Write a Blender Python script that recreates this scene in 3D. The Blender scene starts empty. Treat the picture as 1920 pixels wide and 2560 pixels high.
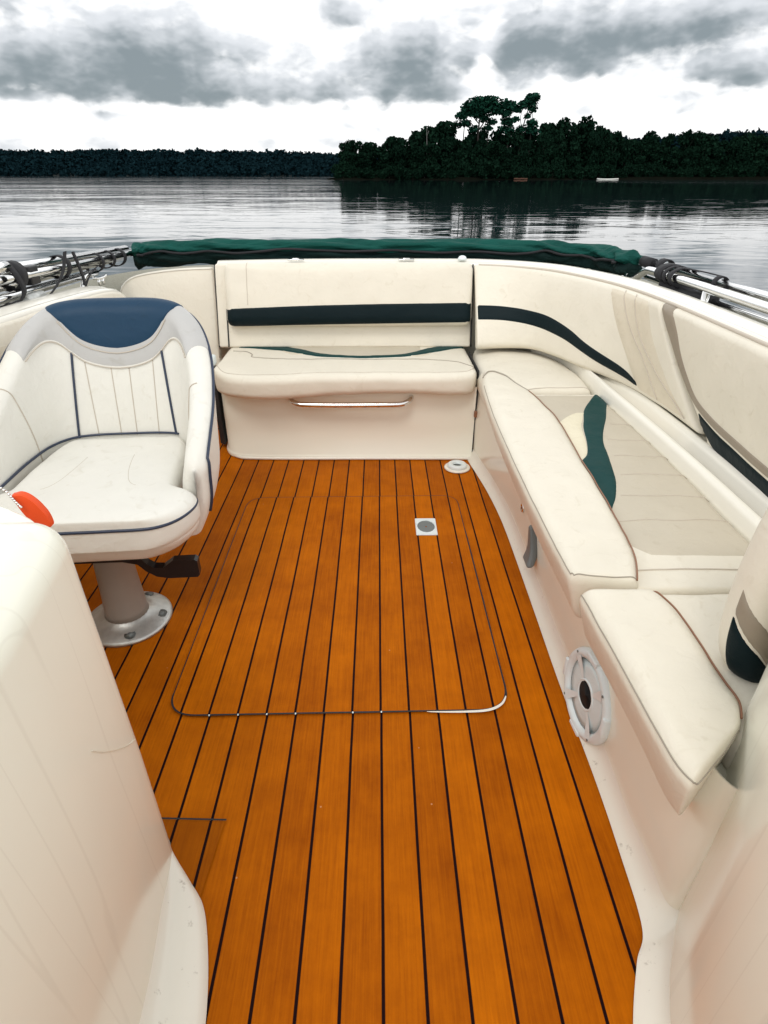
import bpy, math, random
import numpy as np
from mathutils import Vector, Matrix, noise
random.seed(7); rng = np.random.default_rng(7)
SC = bpy.context.scene
COL = SC.collection
R = math.radians
PI = math.pi

# ------------------------------------------------------------------ materials
def nodes_of(name):
    m = bpy.data.materials.new(name); m.use_nodes = True
    nt = m.node_tree
    return m, nt, nt.nodes['Principled BSDF']

def lin(r, g, b):
    f = lambda c: c / 12.92 if c <= .04045 else ((c + .055) / 1.055) ** 2.4
    return (f(r / 255), f(g / 255), f(b / 255), 1)

def mat(name, col, rough=.5, metal=0., spec=.5, bump=None, var=None, coat=0., stain=None, sheen=0.):
    """col: linear rgb; bump: (scale, strength, distance); var: (scale, amount); stain: (scale, lo, hi, colour)"""
    m, nt, b = nodes_of(name)
    L = nt.links.new
    b.inputs['Base Color'].default_value = (*col[:3], 1)
    b.inputs['Roughness'].default_value = rough
    b.inputs['Metallic'].default_value = metal
    b.inputs['Specular IOR Level'].default_value = spec
    b.inputs['Coat Weight'].default_value = coat
    b.inputs['Coat Roughness'].default_value = .06
    b.inputs['Sheen Weight'].default_value = sheen
    tc = nt.nodes.new('ShaderNodeTexCoord')
    out = None
    if var:
        n = nt.nodes.new('ShaderNodeTexNoise'); n.inputs['Scale'].default_value = var[0]; n.inputs['Detail'].default_value = 5
        L(tc.outputs['Object'], n.inputs['Vector'])
        mx = nt.nodes.new('ShaderNodeMix'); mx.data_type = 'RGBA'
        a = var[1]
        mx.inputs['A'].default_value = (*[c * (1 - a) for c in col[:3]], 1)
        mx.inputs['B'].default_value = (*[min(1, c * (1 + a)) for c in col[:3]], 1)
        L(n.outputs['Fac'], mx.inputs['Factor']); out = mx.outputs['Result']
    if stain:
        n = nt.nodes.new('ShaderNodeTexNoise'); n.inputs['Scale'].default_value = stain[0]; n.inputs['Detail'].default_value = 8
        n.inputs['Roughness'].default_value = .7
        L(tc.outputs['Object'], n.inputs['Vector'])
        mr = nt.nodes.new('ShaderNodeMapRange'); mr.inputs['From Min'].default_value = stain[1]; mr.inputs['From Max'].default_value = stain[2]
        L(n.outputs['Fac'], mr.inputs['Value'])
        mx = nt.nodes.new('ShaderNodeMix'); mx.data_type = 'RGBA'
        if out: L(out, mx.inputs['A'])
        else: mx.inputs['A'].default_value = (*col[:3], 1)
        mx.inputs['B'].default_value = (*stain[3][:3], 1)
        L(mr.outputs['Result'], mx.inputs['Factor']); out = mx.outputs['Result']
    if out: L(out, b.inputs['Base Color'])
    if bump:
        n = nt.nodes.new('ShaderNodeTexNoise'); n.inputs['Scale'].default_value = bump[0]; n.inputs['Detail'].default_value = 6
        L(tc.outputs['Object'], n.inputs['Vector'])
        bp = nt.nodes.new('ShaderNodeBump'); bp.inputs['Strength'].default_value = bump[1]; bp.inputs['Distance'].default_value = bump[2]
        L(n.outputs['Fac'], bp.inputs['Height']); L(bp.outputs['Normal'], b.inputs['Normal'])
    return m

CREAM = (.78, .73, .615)
M = {}
def vinyl(name, col, rough=.42, spec=.4):
    """soft upholstery vinyl: fine grain plus slow creases, faint dirt"""
    m, nt, b = nodes_of(name); L = nt.links.new
    tc = nt.nodes.new('ShaderNodeTexCoord')
    n1 = nt.nodes.new('ShaderNodeTexNoise'); n1.inputs['Scale'].default_value = 9; n1.inputs['Detail'].default_value = 6
    n2 = nt.nodes.new('ShaderNodeTexVoronoi'); n2.inputs['Scale'].default_value = 420
    n3 = nt.nodes.new('ShaderNodeTexNoise'); n3.inputs['Scale'].default_value = 26; n3.inputs['Detail'].default_value = 7; n3.inputs['Distortion'].default_value = 1.2
    for n in (n1, n2, n3): L(tc.outputs['Object'], n.inputs['Vector'])
    mx = nt.nodes.new('ShaderNodeMix'); mx.data_type = 'RGBA'
    mx.inputs['A'].default_value = (*[c * .93 for c in col], 1)
    mx.inputs['B'].default_value = (min(1, col[0] * 1.05), min(1, col[1] * 1.05), min(1, col[2] * 1.06), 1)
    L(n1.outputs['Fac'], mx.inputs['Factor'])
    mr = nt.nodes.new('ShaderNodeMapRange'); mr.inputs['From Min'].default_value = .60; mr.inputs['From Max'].default_value = .78
    mr.inputs['To Max'].default_value = .35
    L(n3.outputs['Fac'], mr.inputs['Value'])
    mx2 = nt.nodes.new('ShaderNodeMix'); mx2.data_type = 'RGBA'
    L(mx.outputs['Result'], mx2.inputs['A']); mx2.inputs['B'].default_value = (col[0] * .74, col[1] * .70, col[2] * .62, 1)
    L(mr.outputs['Result'], mx2.inputs['Factor']); L(mx2.outputs['Result'], b.inputs['Base Color'])
    b.inputs['Roughness'].default_value = rough; b.inputs['Specular IOR Level'].default_value = spec
    b1 = nt.nodes.new('ShaderNodeBump'); b1.inputs['Strength'].default_value = .12; b1.inputs['Distance'].default_value = .001
    b2 = nt.nodes.new('ShaderNodeBump'); b2.inputs['Strength'].default_value = .35; b2.inputs['Distance'].default_value = .014
    b3 = nt.nodes.new('ShaderNodeBump'); b3.inputs['Strength'].default_value = .35; b3.inputs['Distance'].default_value = .004; L(n3.outputs['Fac'], b3.inputs['Height']); L(b3.outputs['Normal'], b2.inputs['Normal'])
    L(n2.outputs['Distance'], b1.inputs['Height']); L(n1.outputs['Fac'], b2.inputs['Height'])
    L(b2.outputs['Normal'], b1.inputs['Normal']); L(b1.outputs['Normal'], b.inputs['Normal'])
    return m
M['vinyl'] = vinyl('cream_vinyl', CREAM)
M['white_vinyl'] = vinyl('white_vinyl', (.79, .775, .71))
M['grey_vinyl'] = vinyl('grey_vinyl', (.51, .505, .49))
M['navy_vinyl'] = vinyl('navy_vinyl', (.009, .042, .088), .5, .25)
M['ink_vinyl'] = vinyl('ink_vinyl', (.0022, .0105, .0135), .55, .15)
M['teal_vinyl'] = vinyl('teal_vinyl', (.005, .048, .047), .55, .12)
M['tan_vinyl'] = vinyl('tan_vinyl', (.57, .515, .41), .5)
M['taupe_vinyl'] = vinyl('taupe_vinyl', (.30, .25, .19), .45)
M['sand_vinyl'] = vinyl('sand_vinyl', (.70, .63, .50), .45)
M['gelcoat'] = mat('beige_gelcoat', (.87, .86, .745), .17, spec=.45, var=(3, .03), coat=.12, bump=(2.5, .05, .01))
def crazed(name, src):
    m = src.copy(); m.name = name; nt = m.node_tree; L = nt.links.new; b = nt.nodes['Principled BSDF']
    tc = nt.nodes.new('ShaderNodeTexCoord'); mp = nt.nodes.new('ShaderNodeMapping'); mp.inputs['Scale'].default_value = (15, 15, .22); L(tc.outputs['Object'], mp.inputs['Vector'])
    n = nt.nodes.new('ShaderNodeTexNoise'); n.inputs['Scale'].default_value = 1; n.inputs['Detail'].default_value = 1; L(mp.outputs['Vector'], n.inputs['Vector'])
    a = nt.nodes.new('ShaderNodeMath'); a.operation = 'SUBTRACT'; a.inputs[1].default_value = .5; L(n.outputs['Fac'], a.inputs[0])
    c = nt.nodes.new('ShaderNodeMath'); c.operation = 'ABSOLUTE'; L(a.outputs[0], c.inputs[0])
    mr = nt.nodes.new('ShaderNodeMapRange'); mr.inputs['From Min'].default_value = .004; mr.inputs['From Max'].default_value = .012; mr.inputs['To Min'].default_value = .12; mr.inputs['To Max'].default_value = 0; L(c.outputs[0], mr.inputs['Value'])
    old = b.inputs['Base Color'].links[0].from_socket
    mx = nt.nodes.new('ShaderNodeMix'); mx.data_type = 'RGBA'; L(old, mx.inputs['A']); mx.inputs['B'].default_value = (.50, .46, .37, 1); L(mr.outputs['Result'], mx.inputs['Factor']); L(mx.outputs['Result'], b.inputs['Base Color'])
    return m
M['crazed'] = crazed('crazed_gelcoat', M['gelcoat'])
M['white_gelcoat'] = mat('white_gelcoat', (.83, .80, .71), .22, spec=.5, var=(6, .03), coat=.2)
M['scuffed'] = mat('scuffed_gelcoat', (.83, .80, .71), .3, stain=(38, .62, .74, (.42, .37, .30)), coat=.1)
M['steel'] = mat('polished_steel', (.78, .78, .77), .10, 1.0, var=(30, .1))
M['cast'] = mat('cast_aluminium', (.55, .56, .54), .42, .75, var=(60, .25), bump=(160, .25, .002))
M['post'] = mat('taupe_post_paint', (.30, .27, .24), .35, var=(12, .08))
M['black'] = mat('black_plastic', (.008, .008, .010), .4)
M['hole'] = mat('black_recess', (.002, .002, .003), .8)
M['strap'] = mat('black_webbing', (.010, .010, .013), .75, bump=(300, .4, .002))
M['navy_pipe'] = mat('navy_piping', (.022, .035, .070), .35)
M['copper_pipe'] = mat('copper_piping', (.26, .12, .065), .4)
M['seam'] = mat('seam_thread', (.36, .32, .26), .7)
M['straw_vinyl'] = vinyl('straw_vinyl', (.80, .74, .56))
M['pale_seam'] = mat('pale_seam', (.56, .50, .42), .7)
M['white_plastic'] = mat('white_plastic', (.74, .81, .82), .35, var=(20, .04))
M['speaker_grille'] = mat('speaker_grille', (.70, .79, .80), .55, bump=(500, .6, .002), var=(25, .08))
M['grey_plastic'] = mat('grey_plastic', (.16, .18, .18), .4)
M['orange'] = mat('orange_foam', (.80, .075, .005), .6, bump=(120, .2, .002), var=(30, .1))
M['gap_dark'] = mat('dark_gap_fill', (.012, .013, .016), .6)  # plain near-black, also fills the shaded gaps by the bench
M['green'] = None

def canvas_mat(name, c0, c1):
    m, nt, b = nodes_of(name); L = nt.links.new
    tc = nt.nodes.new('ShaderNodeTexCoord')
    n = nt.nodes.new('ShaderNodeTexNoise'); n.inputs['Scale'].default_value = 14; n.inputs['Detail'].default_value = 7; n.inputs['Distortion'].default_value = .6
    mp = nt.nodes.new('ShaderNodeMapping'); mp.inputs['Scale'].default_value = (.45, 1, 1.6)
    L(tc.outputs['Object'], mp.inputs['Vector']); L(mp.outputs['Vector'], n.inputs['Vector'])
    mx = nt.nodes.new('ShaderNodeMix'); mx.data_type = 'RGBA'
    mx.inputs['A'].default_value = (*c0, 1); mx.inputs['B'].default_value = (*c1, 1)
    L(n.outputs['Fac'], mx.inputs['Factor']); L(mx.outputs['Result'], b.inputs['Base Color'])
    b.inputs['Roughness'].default_value = .8; b.inputs['Specular IOR Level'].default_value = .2
    bp = nt.nodes.new('ShaderNodeBump'); bp.inputs['Strength'].default_value = .9; bp.inputs['Distance'].default_value = .03
    L(n.outputs['Fac'], bp.inputs['Height']); L(bp.outputs['Normal'], b.inputs['Normal'])
    return m
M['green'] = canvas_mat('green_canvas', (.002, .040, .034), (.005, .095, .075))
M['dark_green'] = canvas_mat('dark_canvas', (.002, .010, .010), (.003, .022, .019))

def teak_mat(name, shift, tone=1.0):
    """faux teak: orange-brown planks with dark caulk lines, procedural grain"""
    m, nt, b = nodes_of(name); L = nt.links.new
    tc = nt.nodes.new('ShaderNodeTexCoord'); sp = nt.nodes.new('ShaderNodeSeparateXYZ'); L(tc.outputs['Object'], sp.inputs['Vector'])
    def math_(op, a, bb=None):
        n = nt.nodes.new('ShaderNodeMath'); n.operation = op
        for i, v in enumerate((a, bb)):
            if v is None: continue
            if isinstance(v, (int, float)): n.inputs[i].default_value = v
            else: L(v, n.inputs[i])
        return n.outputs[0]
    wob = nt.nodes.new('ShaderNodeTexNoise'); wob.inputs['Scale'].default_value = 2.2; wob.inputs['Detail'].default_value = 2
    L(tc.outputs['Object'], wob.inputs['Vector'])
    x = math_('ADD', sp.outputs['X'], math_('MULTIPLY', math_('SUBTRACT', wob.outputs['Fac'], .5), .004))
    u = math_('DIVIDE', math_('ADD', x, -.003 + shift + 6.72), .0672)
    fr = math_('FRACT', u); cell = math_('FLOOR', u)
    d = math_('MULTIPLY', math_('ABSOLUTE', math_('SUBTRACT', math_('FRACT', math_('ADD', u, .5)), .5)), .0672)   # distance to line, m
    mr = nt.nodes.new('ShaderNodeMapRange'); mr.inputs['From Min'].default_value = .0022; mr.inputs['From Max'].default_value = .0033
    mr.inputs['To Min'].default_value = 1; mr.inputs['To Max'].default_value = 0; L(d, mr.inputs['Value'])
    line = mr.outputs['Result']
    cmb = nt.nodes.new('ShaderNodeCombineXYZ')
    L(math_('MULTIPLY', sp.outputs['X'], 260), cmb.inputs[0]); L(math_('MULTIPLY', sp.outputs['Y'], 9), cmb.inputs[1]); L(math_('MULTIPLY', cell, 3.7), cmb.inputs[2])
    g = nt.nodes.new('ShaderNodeTexNoise'); g.inputs['Scale'].default_value = 1; g.inputs['Detail'].default_value = 4
    L(cmb.outputs[0], g.inputs['Vector'])
    big = nt.nodes.new('ShaderNodeTexNoise'); big.inputs['Scale'].default_value = 3.2; big.inputs['Detail'].default_value = 5
    L(tc.outputs['Object'], big.inputs['Vector'])
    wn = nt.nodes.new('ShaderNodeTexWhiteNoise'); wn.noise_dimensions = '1D'; L(cell, wn.inputs['W'])
    mot = nt.nodes.new('ShaderNodeTexNoise'); mot.inputs['Scale'].default_value = 11; mot.inputs['Detail'].default_value = 8; mot.inputs['Roughness'].default_value = .7
    L(tc.outputs['Object'], mot.inputs['Vector'])
    f = math_('ADD', math_('ADD', math_('MULTIPLY', g.outputs['Fac'], .38), math_('MULTIPLY', big.outputs['Fac'], .42)), math_('ADD', math_('MULTIPLY', wn.outputs['Value'], .20), math_('MULTIPLY', mot.outputs['Fac'], .48)))
    mx = nt.nodes.new('ShaderNodeMix'); mx.data_type = 'RGBA'
    mx.inputs['A'].default_value = (.29 * tone, .063 * tone, .0005, 1); mx.inputs['B'].default_value = (.61 * tone, .163 * tone, .0010, 1)
    mrf = nt.nodes.new('ShaderNodeMapRange'); mrf.inputs['From Min'].default_value = .50; mrf.inputs['From Max'].default_value = 1.02; L(f, mrf.inputs['Value'])
    L(mrf.outputs['Result'], mx.inputs['Factor'])
    # small pale specks of grit
    sk = nt.nodes.new('ShaderNodeTexVoronoi'); sk.inputs['Scale'].default_value = 13; L(tc.outputs['Object'], sk.inputs['Vector'])
    mrs = nt.nodes.new('ShaderNodeMapRange'); mrs.inputs['From Min'].default_value = .018; mrs.inputs['From Max'].default_value = .03
    mrs.inputs['To Min'].default_value = .45; mrs.inputs['To Max'].default_value = 0; L(sk.outputs['Distance'], mrs.inputs['Value'])
    mxs = nt.nodes.new('ShaderNodeMix'); mxs.data_type = 'RGBA'; L(mx.outputs['Result'], mxs.inputs['A'])
    mxs.inputs['B'].default_value = (.7, .45, .25, 1); L(mrs.outputs['Result'], mxs.inputs['Factor'])
    mx2 = nt.nodes.new('ShaderNodeMix'); mx2.data_type = 'RGBA'; L(mxs.outputs['Result'], mx2.inputs['A'])
    mx2.inputs['B'].default_value = (.011, .003, .004, 1); L(line, mx2.inputs['Factor'])
    L(mx2.outputs['Result'], b.inputs['Base Color'])
    b.inputs['Roughness'].default_value = .6; b.inputs['Specular IOR Level'].default_value = .06
    h = math_('SUBTRACT', math_('MULTIPLY', g.outputs['Fac'], .25), line)
    bp = nt.nodes.new('ShaderNodeBump'); bp.inputs['Strength'].default_value = .5; bp.inputs['Distance'].default_value = .002
    L(h, bp.inputs['Height']); L(bp.outputs['Normal'], b.inputs['Normal'])
    return m
M['teak'] = teak_mat('teak_planks', 0); M['teak_hatch'] = teak_mat('teak_hatch_planks', .002, 1.03); M['teak_small'] = teak_mat('teak_dull_planks', .0, .72)
M['nonskid'] = mat('nonskid_deck', (.33, .32, .26), .85, bump=(240, 1.0, .006), var=(160, .35))

# ------------------------------------------------------------------ object helpers
def tag(o, label=None, cat=None, group=None, kind=None):
    if label: o['label'] = label
    if cat: o['category'] = cat
    if group: o['group'] = group
    if kind: o['kind'] = kind
    return o

def thing(name, label, cat, loc=(0, 0, 0), rz=0, group=None):
    o = bpy.data.objects.new(name, None); COL.objects.link(o)
    o.empty_display_size = .1
    o.location = loc; o.rotation_euler = (0, 0, rz)
    return tag(o, label, cat, group)

def meshobj(name, verts, faces, m, parent=None, smooth=True, label=None):
    me = bpy.data.meshes.new(name)
    me.from_pydata([tuple(float(c) for c in v) for v in verts], [], faces)
    me.update()
    if smooth: me.polygons.foreach_set('use_smooth', [True] * len(me.polygons))
    me.materials.append(m)
    o = bpy.data.objects.new(name, me); COL.objects.link(o)
    if parent:
        o.parent = parent
        if parent.type == 'EMPTY' and not parent.get('_local'):
            pass
    if label: o['label'] = label
    return o

class MB:
    def __init__(s): s.v = []; s.f = []
    def add(s, v, f):
        n = len(s.v); s.v += [Vector(p) for p in v]; s.f += [tuple(i + n for i in q) for q in f]; return s
    def build(s, name, m, parent=None, smooth=True, label=None, base=None):
        v = s.v if base is None else [p - Vector(base) for p in s.v]
        return meshobj(name, v, s.f, m, parent, smooth, label)

def cr(P, u):
    P = [Vector(p) for p in P]; n = len(P) - 1; t = min(max(u, 0), 1) * n; i = min(int(t), n - 1); t -= i
    p0 = P[max(i - 1, 0)]; p1 = P[i]; p2 = P[i + 1]; p3 = P[min(i + 2, n)]
    return .5 * ((2 * p1) + (p2 - p0) * t + (2 * p0 - 5 * p1 + 4 * p2 - p3) * t * t + (3 * p1 - p0 - 3 * p2 + p3) * t ** 3)

def curve(P, n): return [cr(P, i / (n - 1)) for i in range(n)]

def interp(tab, x):
    if x <= tab[0][0]: return tab[0][1]
    for (a, va), (b, vb) in zip(tab, tab[1:]):
        if x <= b:
            t = (x - a) / (b - a); return va + (vb - va) * t
    return tab[-1][1]

def sinterp(tab, x):
    """smooth (catmull) table lookup"""
    if x <= tab[0][0]: return tab[0][1]
    if x >= tab[-1][0]: return tab[-1][1]
    for i in range(len(tab) - 1):
        a, va = tab[i]; b, vb = tab[i + 1]
        if x <= b:
            t = (x - a) / (b - a)
            ma = (vb - tab[i - 1][1]) / (b - tab[i - 1][0]) if i > 0 else (vb - va) / (b - a)
            mb = (tab[i + 2][1] - va) / (tab[i + 2][0] - a) if i + 2 < len(tab) else (vb - va) / (b - a)
            h = b - a
            return (2 * t ** 3 - 3 * t * t + 1) * va + (t ** 3 - 2 * t * t + t) * h * ma + (3 * t * t - 2 * t ** 3) * vb + (t ** 3 - t * t) * h * mb

def tube_vf(path, r, seg=10, closed=False, flat=1.0):
    path = [Vector(p) for p in path]; n = len(path); V = []; F = []
    prev = None
    rr = r if callable(r) else (lambda t: r)
    for i, p in enumerate(path):
        a = path[i - 1] if (i > 0 or closed) else p; b = path[(i + 1) % n] if (i < n - 1 or closed) else p
        t = (b - a).normalized() if (b - a).length > 1e-9 else Vector((0, 1, 0))
        if prev is None:
            up = Vector((0, 0, 1)) if abs(t.z) < .9 else Vector((1, 0, 0))
        else: up = prev
        side = t.cross(up).normalized(); nn = side.cross(t).normalized(); prev = nn
        for k in range(seg):
            a_ = 2 * PI * k / seg
            V.append(p + rr(i / max(1, n - 1)) * (math.cos(a_) * side + flat * math.sin(a_) * nn))
    for i in range(n if closed else n - 1):
        for k in range(seg):
            F.append((i * seg + k, i * seg + (k + 1) % seg, ((i + 1) % n) * seg + (k + 1) % seg, ((i + 1) % n) * seg + k))
    if not closed:
        F.append(tuple(range(seg))[::-1]); F.append(tuple((n - 1) * seg + k for k in range(seg)))
    return V, F

def tube(name, path, r, m, parent=None, seg=10, closed=False, label=None):
    return meshobj(name, *tube_vf(path, r, seg, closed), m, parent, True, label)

def grid_vf(S, us, vs, closed_v=False):
    V = [S(u, v) for u in us for v in vs]; nv = len(vs); F = []
    for i in range(len(us) - 1):
        for j in range(nv if closed_v else nv - 1):
            F.append((i * nv + j, (i + 1) * nv + j, (i + 1) * nv + (j + 1) % nv, i * nv + (j + 1) % nv))
    return V, F

def lins(a, b, n): return [a + (b - a) * i / (n - 1) for i in range(n)]

def rbox_vf(hx, hy, hz, r, nx, ny, nz, k=4):
    """rounded box as a list of local points and faces, grid dense along the rounding"""
    r = min(r, hx * .999, hy * .999, hz * .999)
    def ax(h, n):
        e = [r * (1 - math.cos(PI / 2 * i / k)) if False else r * i / k for i in range(k)]
        return [-h + a for a in e] + lins(-h + r, h - r, max(2, n)) + [h - a for a in reversed(e)]
    X, Y, Z = ax(hx, nx), ax(hy, ny), ax(hz, nz)
    V = []; idx = {}; F = []
    def vid(p):
        key = (round(p[0], 6), round(p[1], 6), round(p[2], 6))
        if key in idx: return idx[key]
        c = Vector((min(max(p[0], -hx + r), hx - r), min(max(p[1], -hy + r), hy - r), min(max(p[2], -hz + r), hz - r)))
        d = Vector(p) - c
        q = c + d.normalized() * r if d.length > 1e-9 else c
        idx[key] = len(V); V.append(q); return idx[key]
    def face(A, B, f, flip):
        for i in range(len(A) - 1):
            for j in range(len(B) - 1):
                q = [vid(f(A[i], B[j])), vid(f(A[i + 1], B[j])), vid(f(A[i + 1], B[j + 1])), vid(f(A[i], B[j + 1]))]
                F.append(tuple(q[::-1]) if flip else tuple(q))
    face(X, Y, lambda a, b: (a, b, hz), False); face(X, Y, lambda a, b: (a, b, -hz), True)
    face(X, Z, lambda a, b: (a, -hy, b), False); face(X, Z, lambda a, b: (a, hy, b), True)
    face(Y, Z, lambda a, b: (hx, a, b), False); face(Y, Z, lambda a, b: (-hx, a, b), True)
    return V, F

def wob(p, s, a, seed=0):
    return a * noise.noise(Vector((p[0] * s + seed, p[1] * s + 3.1, p[2] * s)))

class Pad:
    """a cushion: rounded box bent between two edge curves. L(v), R(v) -> Vector (mid plane), nrm(u,v) -> thickness direction."""
    def __init__(s, L, Rr, half, r, wx, wy, crown=.0, nrm=None, wrinkle=.0015, seed=0, nx=14, ny=40, dip=None, under=0.):
        s.under = under
        s.L, s.R, s.h, s.r, s.wx, s.wy = L, Rr, half, r, wx / 2, wy / 2
        s.crown, s.n, s.wr, s.seed, s.nx, s.ny, s.dip = crown, nrm or (lambda u, v: Vector((0, 0, 1))), wrinkle, seed, nx, ny, dip
    def W(s, x, y, z):
        u = x / (2 * s.wx) + .5; v = y / (2 * s.wy) + .5
        P = s.L(v).lerp(s.R(v), u)
        if s.under and z < s.h * .6:
            k = s.under * min(1, (s.h * .6 - z) / (1.6 * s.h)); d = (s.R(v) - s.L(v)).normalized(); t = (s.L(min(1, v + .02)) - s.L(max(0, v - .02))).normalized()
            P = P + d * k * max(0, 1 - 2 * u) + t * k * .3 * max(0, 1 - v / .12)
        if z > 0:
            z = z + s.crown * max(0, 1 - (2 * u - 1) ** 2) ** .7 * max(0, 1 - (2 * v - 1) ** 4)
            if s.dip: z += s.dip(u, v)
            z += wob(P, 9, s.wr, s.seed) + wob(P, 24, s.wr * .5, s.seed + 5)
        return P + s.n(u, v) * z
    def build(s, name, m, parent=None, label=None):
        V, F = rbox_vf(s.wx, s.wy, s.h, s.r, s.nx, s.ny, 3)
        return meshobj(name, [s.W(*p) for p in V], F, m, parent, True, label)
    def top(s, u, v, off=.0):
        """point on the upper face (following the rounded edge), u,v in 0..1"""
        x = (u - .5) * 2 * s.wx; y = (v - .5) * 2 * s.wy; r = s.r
        cx = min(max(x, -s.wx + r), s.wx - r); cy = min(max(y, -s.wy + r), s.wy - r)
        dx, dy = x - cx, y - cy; dd = math.hypot(dx, dy)
        if dd > r: dx *= r / dd; dy *= r / dd; dd = r
        a = dd / r * PI / 2                                  # arc position
        if dd > 1e-9: ex, ey = dx / dd, dy / dd
        else: ex = ey = 0
        rr = r + off
        q = (cx + ex * math.sin(a) * rr, cy + ey * math.sin(a) * rr, s.h - r + math.cos(a) * rr)
        return s.W(*q)
    def patch(s, name, m, parent, lo, hi, us, nv=14, off=.003, label=None):
        """raised sheet on the upper face between lo(u) and hi(u)"""
        V, F = [], []
        n = len(us)
        for i, u in enumerate(us):
            a, b = lo(u), hi(u)
            for j in range(nv):
                t = j / (nv - 1)
                e = min(t, 1 - t); e2 = min(i, n - 1 - i)
                o = off if (e > 0 and e2 > 0) else -.002
                V.append(s.top(u, a + (b - a) * t, o))
        for i in range(n - 1):
            for j in range(nv - 1):
                F.append((i * nv + j, (i + 1) * nv + j, (i + 1) * nv + j + 1, i * nv + j + 1))
        return meshobj(name, V, F, m, parent, True, label)
    def patchv(s, name, m, parent, lo, hi, vs, nu=14, off=.003, label=None):
        V, F = [], []
        n = len(vs)
        for i, v in enumerate(vs):
            a, b = lo(v), hi(v)
            for j in range(nu):
                t = j / (nu - 1)
                o = off if (0 < j < nu - 1 and 0 < i < n - 1) else -.002
                V.append(s.top(a + (b - a) * t, v, o))
        for i in range(n - 1):
            for j in range(nu - 1):
                F.append((i * nu + j, i * nu + j + 1, (i + 1) * nu + j + 1, (i + 1) * nu + j))
        return meshobj(name, V, F, m, parent, True, label)
    def line(s, pts, n=60, off=.0):
        P = curve([Vector((a, b, 0)) for a, b in pts], n)
        return [s.top(p.x, p.y, off) for p in P]

def poly_prism(outline, axis_pt, d0, d1):
    """outline: list of Vector; extruded by vector range d0..d1"""
    n = len(outline); V = [p + d0 for p in outline] + [p + d1 for p in outline]
    F = [tuple(range(n))[::-1], tuple(range(n, 2 * n))] + [(i, (i + 1) % n, n + (i + 1) % n, n + i) for i in range(n)]
    return V, F

def lathe_vf(prof, seg=28, M4=None):
    V = []; F = []
    for r, z in prof:
        for k in range(seg):
            a = 2 * PI * k / seg; V.append(Vector((r * math.cos(a), r * math.sin(a), z)))
    n = len(prof)
    for i in range(n - 1):
        for k in range(seg):
            F.append((i * seg + k, i * seg + (k + 1) % seg, (i + 1) * seg + (k + 1) % seg, (i + 1) * seg + k))
    if prof[0][0] > 1e-6: F.append(tuple(range(seg))[::-1])
    if prof[-1][0] > 1e-6: F.append(tuple((n - 1) * seg + k for k in range(seg)))
    if M4 is not None: V = [M4 @ v for v in V]
    return V, F

def V3(x, y, z=0): return Vector((x, y, z))

# ------------------------------------------------------------------ camera
cam = bpy.data.cameras.new('camera'); co = bpy.data.objects.new('camera', cam); COL.objects.link(co)
cam.sensor_fit = 'VERTICAL'; cam.sensor_height = 36; cam.sensor_width = 27
cam.lens = 36 * 1450 / 2560
cam.clip_start = .02; cam.clip_end = 9000
pitch = math.atan(844 / 1450)
co.location = (0, 0, 1.1); co.rotation_euler = (PI / 2 - pitch, 0, -math.atan(14 / 1450))
SC.camera = co

# ------------------------------------------------------------------ floor, hatch and floor fittings
fl = meshobj('floor', [V3(-1.16, -.7), V3(.52, -.7), V3(.52, 2.9), V3(-1.16, 2.9)], [(0, 1, 2, 3)], M['teak'], None, False)
tag(fl, kind='structure')

def rounded_rect(pts, rad, n=8):
    """pts ccw corner list (x,y); returns outline"""
    out = []
    m = len(pts)
    for i in range(m):
        p0, p, p1 = Vector(pts[i - 1]), Vector(pts[i]), Vector(pts[(i + 1) % m])
        r = rad[i] if isinstance(rad, (list, tuple)) else rad
        a = p + (p0 - p).normalized() * r; b = p + (p1 - p).normalized() * r
        for k in range(n + 1):
            t = k / n; out.append((1 - t) ** 2 * a + 2 * (1 - t) * t * p + t * t * b)
    return out
h_out = rounded_rect([(-.502, .940), (.308, .951), (.303, 2.008), (-.508, 1.998)], [.07, .075, .065, .075], 10)
hatch = thing('floor_hatch', 'large rounded teak hatch lid set into the plank floor', 'hatch', (-.1, 1.47, 0))
b0 = Vector((-.1, 1.47, 0))
n = len(h_out)
lidV = [V3(p.x, p.y, .0045) - b0 for p in h_out]; inn = [V3(p.x, p.y, .001) - b0 for p in h_out]
hl = meshobj('lid', lidV + inn, [tuple(range(n))] + [(n + i, n + (i + 1) % n, (i + 1) % n, i) for i in range(n)], M['teak_hatch'], hatch, False)
hl.location = (0, 0, 0)
# teak texture runs in world metres: give the lid its own object origin shift through a plank phase equal to the floor's
hl.data.transform(Matrix.Translation((-.1, 1.47, 0))); hl.location = (.1, -1.47, 0)
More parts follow.
